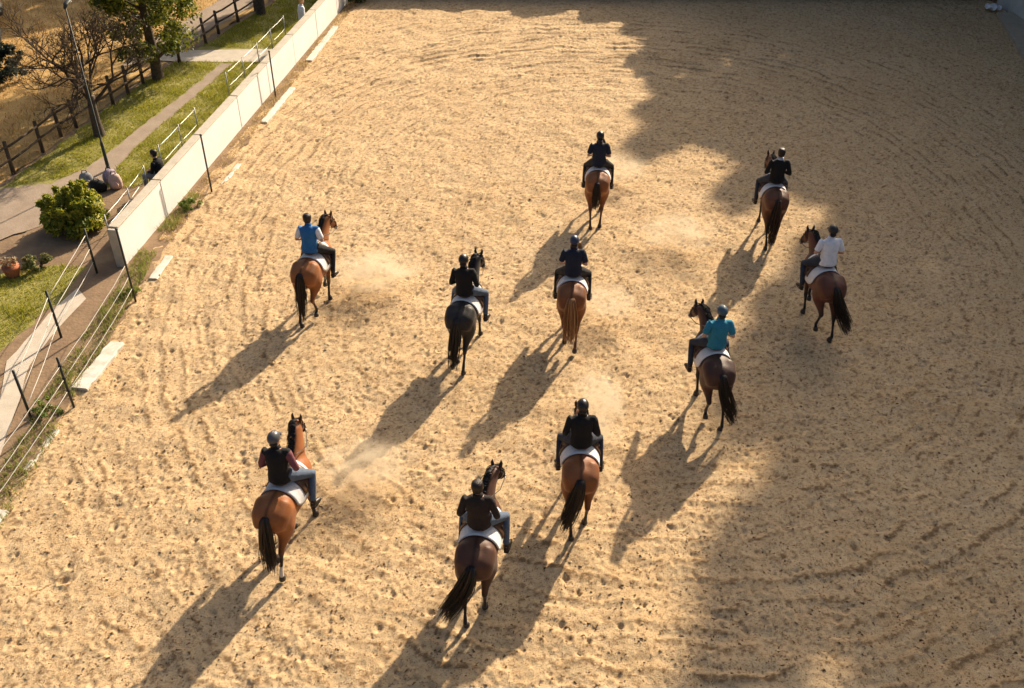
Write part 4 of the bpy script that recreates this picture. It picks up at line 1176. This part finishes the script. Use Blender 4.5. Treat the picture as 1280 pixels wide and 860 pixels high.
def body_meshes(J, key):
    pel, neck, head = (np.array(J[k], float) for k in ('pelvis', 'neck', 'head'))
    up = (neck - pel)
    def sp(f): return pel + up * f + np.array((0, -.018 * math.sin(math.pi * min(1, max(0, f))), 0))
    tor = [(-.16, .12, .10), (-.02, .165, .122), (.14, .150, .112), (.32, .135, .103), (.55, .158, .118), (.76, .178, .118), (.88, .165, .098), (.96, .10, .075), (1.02, .062, .064)]
    b = MB()
    b.loft([sp(f) for f, a, c in tor], [(a, c) for f, a, c in tor], 18)
    b.loft([neck - up * .08, neck, neck * .5 + head * .5, head], [.062, .056, .053, .055], 12)
    hr = [(-.118, .040, .026, .03), (-.098, .026, .047, .060), (-.06, .014, .062, .080), (-.01, .004, .070, .092), (.045, -.004, .074, .097), (.085, -.008, .062, .082), (.11, -.01, .036, .048), (.118, -.01, .012, .016)]
    b.loft([head + np.array((0, y, z)) for z, y, a, c in hr], [(a, c) for z, y, a, c in hr], 16)
    b.loft([head + np.array((0, .085, .02)), head + np.array((0, .108, -.015)), head + np.array((0, .098, -.032))], [.010, .016, .012], 8)
    for s in (-1, 1):
        b.loft([head + np.array((s * .068, -.012, .02)), head + np.array((s * .080, -.016, .0)), head + np.array((s * .070, -.008, -.032))], [(.014, .02), (.013, .026), (.010, .014)], 8)
    fing = MB()
    for s in (-1, 1):
        sh, el, wr = (mir(J[k], s) for k in ('shoulder', 'elbow', 'wrist'))
        b.loft([sh + np.array((-s * .06, 0, .0)), sh, sh * .6 + el * .4, el, el * .65 + wr * .35, wr * .9 + el * .1, wr], [.055, .060, .047, .040, .041, .029, .027], 12)
        d = wr - el; d /= np.linalg.norm(d)
        # palm, then fingers curling round the rein; thumb from the side of the palm
        lat = np.cross(d, (0, 0, 1.0)); lat /= np.linalg.norm(lat)
        lat *= -np.sign(lat[0]) * s if lat[0] != 0 else 1     # towards the body's middle
        vert = np.cross(lat, d); vert /= np.linalg.norm(vert)
        if vert[2] < 0: vert = -vert
        b.loft([wr - d * .01, wr + d * .04, wr + d * .085], [.030, .037, .034], 10, ref=tuple(lat))
        for k, (off, ln) in enumerate([(.030, .9), (.010, 1.0), (-.010, .94), (-.029, .76)]):
            p0 = wr + d * .075 + vert * off
            p1 = p0 + d * .040 * ln + lat * .006
            p2 = p1 + d * .006 + lat * .030 * ln
            p3 = p2 - d * .026 * ln + lat * .008
            fing.tube([p0 - d * .015, p0, p1, p2, p3], [.009, .0095, .009, .0085, .007], 7)
        t0 = wr + d * .03 + vert * .030 + lat * .012
        fing.tube([t0, t0 + d * .03 + vert * .016 + lat * .012, t0 + d * .055 + vert * .012 + lat * .022, t0 + d * .075 + vert * .002 + lat * .026], [.012, .011, .010, .008], 7)
        hp, kn, an, toe = (mir(J[k], s) for k in ('hip', 'knee', 'ankle', 'toe'))
        b.loft([hp + (hp - kn) * .08, hp * .75 + kn * .25, hp * .35 + kn * .65, kn, kn * .7 + an * .3, kn * .25 + an * .75, an], [.085, .088, .066, .054, .055, .036, .034], 12)
        b.loft([an + np.array((0, -.045, -.02)), an + np.array((0, 0, -.025)), an * .5 + toe * .5 + np.array((0, 0, -.025)), toe + np.array((0, 0, -.03))], [.034, .040, .038, .024], 10)
    out = {'body': remesh(b, 'body', 0.012, 3, fing)}
    # clothes
    c = MB()
    tor2 = [(-.20, .180, .140), (-.05, .192, .150), (.14, .176, .140), (.32, .168, .130), (.55, .182, .138), (.76, .196, .134), (.88, .182, .114), (.955, .115, .090), (.985, .078, .078)]
    c.loft([sp(f) for f, a, q in tor2], [(a, q) for f, a, q in tor2], 18)
    for s in (-1, 1):
        sh, el = mir(J['shoulder'], s), mir(J['elbow'], s)
        c.loft([sh + np.array((-s * .07, 0, .0)), sh, sh * .85 + el * .15], [.066, .073, .068], 12)
    out['shirt'] = remesh(c, 'shirt', 0.014, 3)
    for s, nm in ((-1, 'L'), (1, 'R')):
        sh, el, wr = (mir(J[k], s) for k in ('shoulder', 'elbow', 'wrist'))
        out['long' + nm] = MB().loft([sh, sh * .8 + el * .2, sh * .5 + el * .5, sh * .1 + el * .9, el + (el - sh) * .02, el * .8 + wr * .2, el * .4 + wr * .6, wr * .97 + el * .03], [.068, .067, .058, .053, .052, .051, .043, .035], 12).mesh('sleeve')
        out['short' + nm] = MB().loft([sh, sh * .8 + el * .2, sh * .55 + el * .45, sh * .25 + el * .75, sh * .2 + el * .8], [.069, .070, .066, .063, .056], 12).mesh('sleeve')
    t = MB()
    t.loft([sp(f) for f in (-.18, -.05, .08, .16)], [(.13, .112), (.172, .132), (.166, .128), (.150, .118)], 18)
    for s in (-1, 1):
        hp, kn, an = (mir(J[k], s) for k in ('hip', 'knee', 'ankle'))
        t.loft([hp + (hp - kn) * .08, hp * .75 + kn * .25, hp * .35 + kn * .65, kn + (kn - hp) * .02, kn * .7 + an * .3, kn * .25 + an * .75, an * .93 + kn * .07], [.108, .110, .090, .076, .072, .056, .050], 12)
    out['trousers'] = remesh(t, 'trousers', 0.014, 3)
    for s, nm in ((-1, 'L'), (1, 'R')):
        kn, an, toe = (mir(J[k], s) for k in ('knee', 'ankle', 'toe'))
        q = MB().loft([kn * .40 + an * .60, kn * .15 + an * .85, an + np.array((0, 0, -.02))], [.055, .048, .046], 12)
        q.loft([an + np.array((0, -.06, -.035)), an + np.array((0, -.01, -.03)), an * .5 + toe * .5 + np.array((0, 0, -.03)), toe + np.array((0, -.01, -.035)), toe + np.array((0, .025, -.04))], [(.036, .036), (.044, .05), (.045, .042), (.042, .034), (.018, .016)], 12)
        q.loft([an + np.array((0, -.065, -.078)), an * .5 + toe * .5 + np.array((0, 0, -.072)), toe + np.array((0, .03, -.066))], [(.038, .012), (.044, .011), (.03, .010)], 10)
        out['boot' + nm] = q.mesh('boot')
    hm = MB()
    hm.loft([head + np.array((0, y, z)) for z, y in ((.0, -.012), (.02, -.010), (.075, -.008), (.112, -.008), (.137, -.008), (.147, -.008))],
            [(.090, .117), (.097, .126), (.094, .121), (.074, .096), (.042, .054), (.012, .014)], 20)
    out['helmet'] = hm.mesh('helmet')
    out['peak'] = MB().loft([head + np.array((0, .085, .026)), head + np.array((0, .13, .022)), head + np.array((0, .165, .010)), head + np.array((0, .175, .004))], [(.085, .012), (.078, .008), (.05, .006), (.02, .004)], 12).mesh('peak')
    out['crest'] = MB().tube([head + np.array((0, y, z)) for y, z in ((-.12, .07), (-.075, .118), (-.008, .142), (.06, .118), (.10, .075))], [.008, .013, .014, .013, .008], 7).mesh('crest')
    hs = MB()
    hs.loft([head + np.array((0, y, z)) for z, y in ((-.075, -.045), (-.05, -.04), (0, -.028), (.05, -.018), (.095, -.014), (.124, -.012), (.132, -.012))],
            [(.060, .05), (.076, .070), (.088, .090), (.092, .106), (.080, .097), (.050, .062), (.014, .016)], 16)
    out['hair'] = remesh(hs, 'hair', 0.012, 2)
    out['nape'] = MB().loft([head + np.array((0, -.055, -.01)), head + np.array((0, -.075, -.05)), head + np.array((0, -.068, -.085))], [(.066, .042), (.066, .042), (.050, .032)], 12).mesh('nape_hair')
    out['pony'] = MB().loft([head + np.array((0, -.085, -.02)), head + np.array((0, -.12, -.06)), head + np.array((0, -.125, -.13)), head + np.array((0, -.11, -.21))], [.018, .028, .024, .006], 8).mesh('ponytail')
    out['collar'] = MB().loft([neck - up * .06, neck + up * .02, neck + up * .09], [.092, .076, .068], 14).mesh('collar')
    out['_head'] = head
    return out

POSES = {}
def dress(o, P, top, sleeve, sleeve_kind, legs, headgear, hair, boots='leather', collar=None, pony=False):
    body = link('body', P['body'], M['skin'], o)
    hd = P['_head']
    for s in (-1, 1):
        e = MB().ball(tuple(hd + np.array((s * .030, .082, .008))), .011, 8, 6).build('eye', M['sclera'], body)
        MB().ball(tuple(hd + np.array((s * .030, .104, -.052 + .06))), (.0055, .003, .0055), 6, 5).build('pupil', M['eye'], body)
    MB().ball(tuple(hd + np.array((0, .092, -.058))), (.022, .008, .007), 8, 6).build('lips', M['lips'], body)
    link('shirt', P['shirt'], M['cloth_' + top], o)
    for nm in 'LR':
        link('sleeve', P[sleeve_kind + nm], M['cloth_' + sleeve], o)
        link('boot', P['boot' + nm], M[boots], o)
    link('trousers', P['trousers'], M['cloth_' + legs], o)
    if headgear:
        hm = link('helmet', P['helmet'], M[headgear], o)
        link('peak', P['peak'], M[headgear], hm)
        link('crest', P['crest'], M[headgear], hm)
        link('nape_hair', P['nape'], M[hair], o)
    else:
        link('hair', P['hair'], M[hair], o)
    if pony:
        link('ponytail', P['pony'], M[hair], o)
    link('collar', P['collar'], M['cloth_' + (collar or top)], o)

def rider(x, y, head, label, pose, roll=0.0, yaw=0.0, **k):
    if pose not in POSES:
        POSES[pose] = body_meshes(person_joints(lean=pose[0], arm=pose[1]), pose)
    o = empty('person')
    # lean about the saddle, not about the ground
    o.matrix_world = (Matrix.Translation((x, y, 0)) @ Matrix.Rotation(R(head), 4, 'Z') @ Matrix.Translation((0, -0.10, 1.62)) @ Matrix.Rotation(R(roll), 4, 'Y')
                      @ Matrix.Rotation(R(yaw), 4, 'Z') @ Matrix.Scale(1.07, 4) @ Matrix.Translation((0, 0, -1.62)))
    props(o, label, 'person', 'riders crossing the arena')
    dress(o, POSES[pose], **k)
    return o

BLK = (0.012, 0.009, 0.008)
walk = [
    dict(LH=(-.20, .0), RH=(.20, .0), LF=(.16, .0), RF=(-.16, .06)),
    dict(LH=(.14, .10), RH=(-.18, .0), LF=(-.16, .0), RF=(.20, .12)),
    dict(LH=(-.22, .0), RH=(.12, .12), LF=(.22, .14), RF=(-.14, .0)),
    dict(LH=(.18, .0), RH=(-.24, .05), LF=(-.22, .04), RF=(.18, .0)),
    dict(LH=(-.10, .0), RH=(.06, .0), LF=(.10, .16), RF=(-.10, .0)),
]
A0, A1, A2 = (0.0, 0.0), (0.05, 0.03), (-0.03, 0.015)
def pair(x, y, head, h, r):
    hh = dict(h); rr2 = dict(r)
    make_horse('horse', hh.pop('label'), x, y, head, **hh)
    rider(x, y, head, rr2.pop('label'), rr2.pop('pose'), **rr2)
TIP = (0.03, 0.015, 0.008)
pair(-4.61, 19.38, -11,
     dict(label='orange bay horse with black tail under the rider in the blue vest', pose=walk[2], coat=(0.26, 0.088, 0.020), points=BLK, tail=(-.02, .10, 1.12, BLK, TIP, 1), bend=.05, low=.04, mane_side=-1),
     dict(label='rider in a bright blue vest with white sleeves and dark hair', pose=A1, roll=-2, top='blue', sleeve='white', sleeve_kind='short', legs='charcoal', headgear=None, hair='hair_dark'))
pair(-0.99, 17.59, -12,
     dict(label='black horse walking beside a horse with a flaxen tail', pose=walk[3], coat=(0.020, 0.015, 0.013), points=(0.010, 0.008, 0.008), tail=(-.10, .10, 1.20, (0.010, 0.009, 0.009), (0.016, 0.013, 0.012), 2), bend=.03, low=.05, mane_side=-1),
     dict(label='rider in black top and blue jeans on the black horse', pose=A0, roll=-2, top='black', sleeve='black', sleeve_kind='long', legs='denim', headgear='helmet_black', hair='hair_dark'))
pair(2.33, 23.91, -6,
     dict(label='bright chestnut bay horse leading the group, alone on the lit sand near the shade', pose=walk[4], coat=(0.24, 0.080, 0.020), points=(0.05, 0.02, 0.012), tail=(-.02, .04, .72, (0.02, 0.011, 0.008), (0.10, 0.04, 0.015), 3, 130, .8), low=.14),
     dict(label='rider in a dark navy short-sleeved top with a black helmet and ponytail, leading the group', pose=A0, top='navy', sleeve='navy', sleeve_kind='short', legs='charcoal', headgear='helmet_black', hair='hair_dark', pony=True))
pair(6.86, 22.94, -5,
     dict(label='reddish bay horse with a long brown-tipped tail under the bare-headed rider in black', pose=walk[0], coat=(0.125, 0.043, 0.016), points=BLK, tail=(-.05, .08, 1.22, BLK, (0.11, 0.045, 0.02), 4, 170, 1.1), bend=-.02, low=.16),
     dict(label='bare-headed rider in a black jacket with a pale collar', pose=A2, roll=2, top='black', sleeve='black', sleeve_kind='long', legs='darkdenim', headgear=None, hair='hair_dark', collar='lightgrey'))
pair(7.08, 18.80, 4,
     dict(label='dark bay horse with tail swished aside under the rider in white', pose=walk[1], coat=(0.105, 0.032, 0.015), points=BLK, tail=(.42, .16, 1.10, BLK, TIP, 5), bend=-.05, low=.14, mane_side=1),
     dict(label='rider in a white short-sleeved shirt and black helmet', pose=A1, roll=2, top='white', sleeve='white', sleeve_kind='short', legs='darkdenim', headgear='helmet_black', hair='hair_dark'))
pair(1.36, 18.39, -5,
     dict(label='chestnut horse with a pale flaxen tail', pose=walk[3], coat=(0.20, 0.064, 0.016), points=(0.12, 0.045, 0.018), tail=(.02, .12, 1.05, (0.26, 0.12, 0.045), (0.42, 0.24, 0.11), 6, 170, 1.35), mane_col=(0.2, 0.09, 0.035), low=.24),
     dict(label='rider in a navy shirt with a blue helmet on the flaxen-tailed chestnut', pose=A0, top='navy', sleeve='navy', sleeve_kind='short', legs='charcoal', headgear='helmet_navy', hair='hair_brown'))
pair(4.05, 15.69, 3,
     dict(label='dark brown horse under the rider in the teal shirt', pose=walk[1], coat=(0.060, 0.022, 0.013), points=(0.010, 0.007, 0.006), tail=(.30, .14, 1.08, (0.009, 0.007, 0.007), TIP, 7), bend=-.12, low=.14),
     dict(label='rider in a teal short-sleeved shirt and slate cap', pose=A2, roll=3, top='teal', sleeve='teal', sleeve_kind='short', legs='darkdenim', headgear='helmet_blue', hair='hair_dark'))
pair(-3.85, 11.89, -11,
     dict(label='bright bay horse with a white hind sock and straight black tail', pose=walk[3], coat=(0.25, 0.082, 0.019), points=BLK, tail=(-.02, .14, 1.12, BLK, (0.07, 0.03, 0.013), 8), bend=-.12, low=.05, sock=('RH',), mane_side=-1, pad='padgrey'),
     dict(label='rider in a black vest over maroon sleeves, blue jeans and grey helmet', pose=A1, roll=-4, top='black', sleeve='maroon', sleeve_kind='long', legs='denim', headgear='helmet_grey', hair='hair_dark'))
pair(-0.5, 10.88, -8,
     dict(label='dark bay horse, tail flicked out sideways, under the bare-headed rider in brown', pose=walk[0], coat=(0.075, 0.027, 0.012), points=BLK, tail=(-.42, .22, 1.10, (0.008, 0.006, 0.006), TIP, 9, 190, 1.3), bend=.10, low=.18, mane_side=-1),
     dict(label='bare-headed rider in a dark brown top and blue jeans', pose=A2, roll=-2, top='brown', sleeve='brown', sleeve_kind='long', legs='denim', headgear=None, hair='hair_brown'))
pair(1.21, 12.78, -2.5,
     dict(label='rich bay horse with a black tail beside the dark bay', pose=walk[0], coat=(0.22, 0.071, 0.018), points=BLK, tail=(-.24, .14, 1.05, BLK, TIP, 10, 170, 1.1), low=.48),
     dict(label='rider in black with a black helmet and blue jeans on the rich bay', pose=A0, top='black', sleeve='black', sleeve_kind='long', legs='darkdenim', headgear='helmet_black', hair='hair_dark'))

# two onlookers behind the wall
sit = dict(pelvis=(0, 0, .60), neck=(0, .06, 1.07), head=(0, .10, 1.225), hip=(.095, .02, .59), knee=(.13, .46, .55), ankle=(.13, .48, .12), toe=(.15, .65, .07),
           shoulder=(.175, .05, 1.0), elbow=(.23, .10, .76), wrist=(.10, .33, .68))
stand = dict(pelvis=(0, 0, .92), neck=(0, .02, 1.40), head=(0, .05, 1.56), hip=(.09, 0, .90), knee=(.10, .03, .50), ankle=(.10, -.01, .10), toe=(.12, .16, .07),
             shoulder=(.18, .01, 1.33), elbow=(.24, -.02, 1.06), wrist=(.15, .20, 1.02))
o = empty('person', (-10.05, 25.3, 0), R(75)); props(o, 'person in a black hooded top sitting on the white bench', 'person')
dress(o, body_meshes(sit, 'sit'), 'black', 'black', 'long', 'grey', None, 'hair_dark')
o = empty('person', (-8.28, 38.5, 0), R(-60)); props(o, 'fair-haired person in a white top standing behind the far wall', 'person')
dress(o, body_meshes(stand, 'stand'), 'white', 'white', 'long', 'grey', None, 'hair_blond')

# ------------------------------------------------------------------ dust kicked up by the hooves
def dust_material(name, dens, seed):
    m = bpy.data.materials.new(name); m.use_nodes = True
    nt = m.node_tree; nt.nodes.remove(nt.nodes["Principled BSDF"])
    out = nt.nodes["Material Output"]
    pv = nt.nodes.new("ShaderNodeVolumePrincipled")
    pv.inputs["Color"].default_value = (0.93, 0.82, 0.64, 1)
    pv.inputs["Anisotropy"].default_value = 0.2
    tc = nt.nodes.new("ShaderNodeTexCoord")
    ln = nt.nodes.new("ShaderNodeVectorMath"); ln.operation = 'LENGTH'
    nt.links.new(tc.outputs["Object"], ln.inputs[0])
    mr = nt.nodes.new("ShaderNodeMapRange"); mr.interpolation_type = 'SMOOTHSTEP'
    mr.inputs[1].default_value = 1.0; mr.inputs[2].default_value = 0.15; mr.inputs[3].default_value = 0; mr.inputs[4].default_value = 1
    nt.links.new(ln.outputs["Value"], mr.inputs[0])
    nz = nt.nodes.new("ShaderNodeTexNoise"); nz.inputs["Scale"].default_value = 2.6; nz.inputs["Detail"].default_value = 3; nz.inputs["Distortion"].default_value = 0.6
    mp = nt.nodes.new("ShaderNodeMapping"); mp.inputs["Location"].default_value = (seed * 3.7, seed * 1.3, 0)
    nt.links.new(tc.outputs["Object"], mp.inputs[0]); nt.links.new(mp.outputs[0], nz.inputs["Vector"])
    m2 = nt.nodes.new("ShaderNodeMapRange"); m2.inputs[1].default_value = 0.42; m2.inputs[2].default_value = 0.66
    nt.links.new(nz.outputs[0], m2.inputs[0])
    mu = nt.nodes.new("ShaderNodeMath"); mu.operation = 'MULTIPLY'
    nt.links.new(mr.outputs[0], mu.inputs[0]); nt.links.new(m2.outputs[0], mu.inputs[1])
    m3 = nt.nodes.new("ShaderNodeMath"); m3.operation = 'MULTIPLY'; m3.inputs[1].default_value = dens
    nt.links.new(mu.outputs[0], m3.inputs[0]); nt.links.new(m3.outputs[0], pv.inputs["Density"])
    nt.links.new(pv.outputs[0], out.inputs["Volume"])
    return m
dust = [(-3.30, 20.2, 1.5, 1.1, .40, 4.6, 'dust cloud hanging beside the orange bay horse'), (-2.75, 13.3, 1.2, 1.0, .38, 4.0, 'dust cloud hanging beside the bay horse with the white sock'),
        (1.75, 15.0, .65, 1.5, .46, 4.8, 'dust cloud rising ahead of the rich bay horse'), (2.25, 18.9, .85, .8, .36, 4.0, 'dust cloud hanging beside the flaxen-tailed chestnut'),
        (4.3, 22.2, 1.5, 1.2, .36, 2.6, 'dust cloud drifting between the lead horse and the reddish bay'), (3.1, 26.0, 1.2, 1.0, .36, 2.4, 'dust cloud drifting ahead of the lead horse')]
for i, (x, y, rx, ry, rz, dn, lab) in enumerate(dust):
    o = MB().ball((0, 0, 0), 1.0, 16, 10).build('dust_cloud', dust_material('dust', dn, i + 1))
    o.location = (x, y, rz * 0.95 + 0.12); o.scale = (rx, ry, rz)
    props(o, lab, 'dust', kind='stuff')
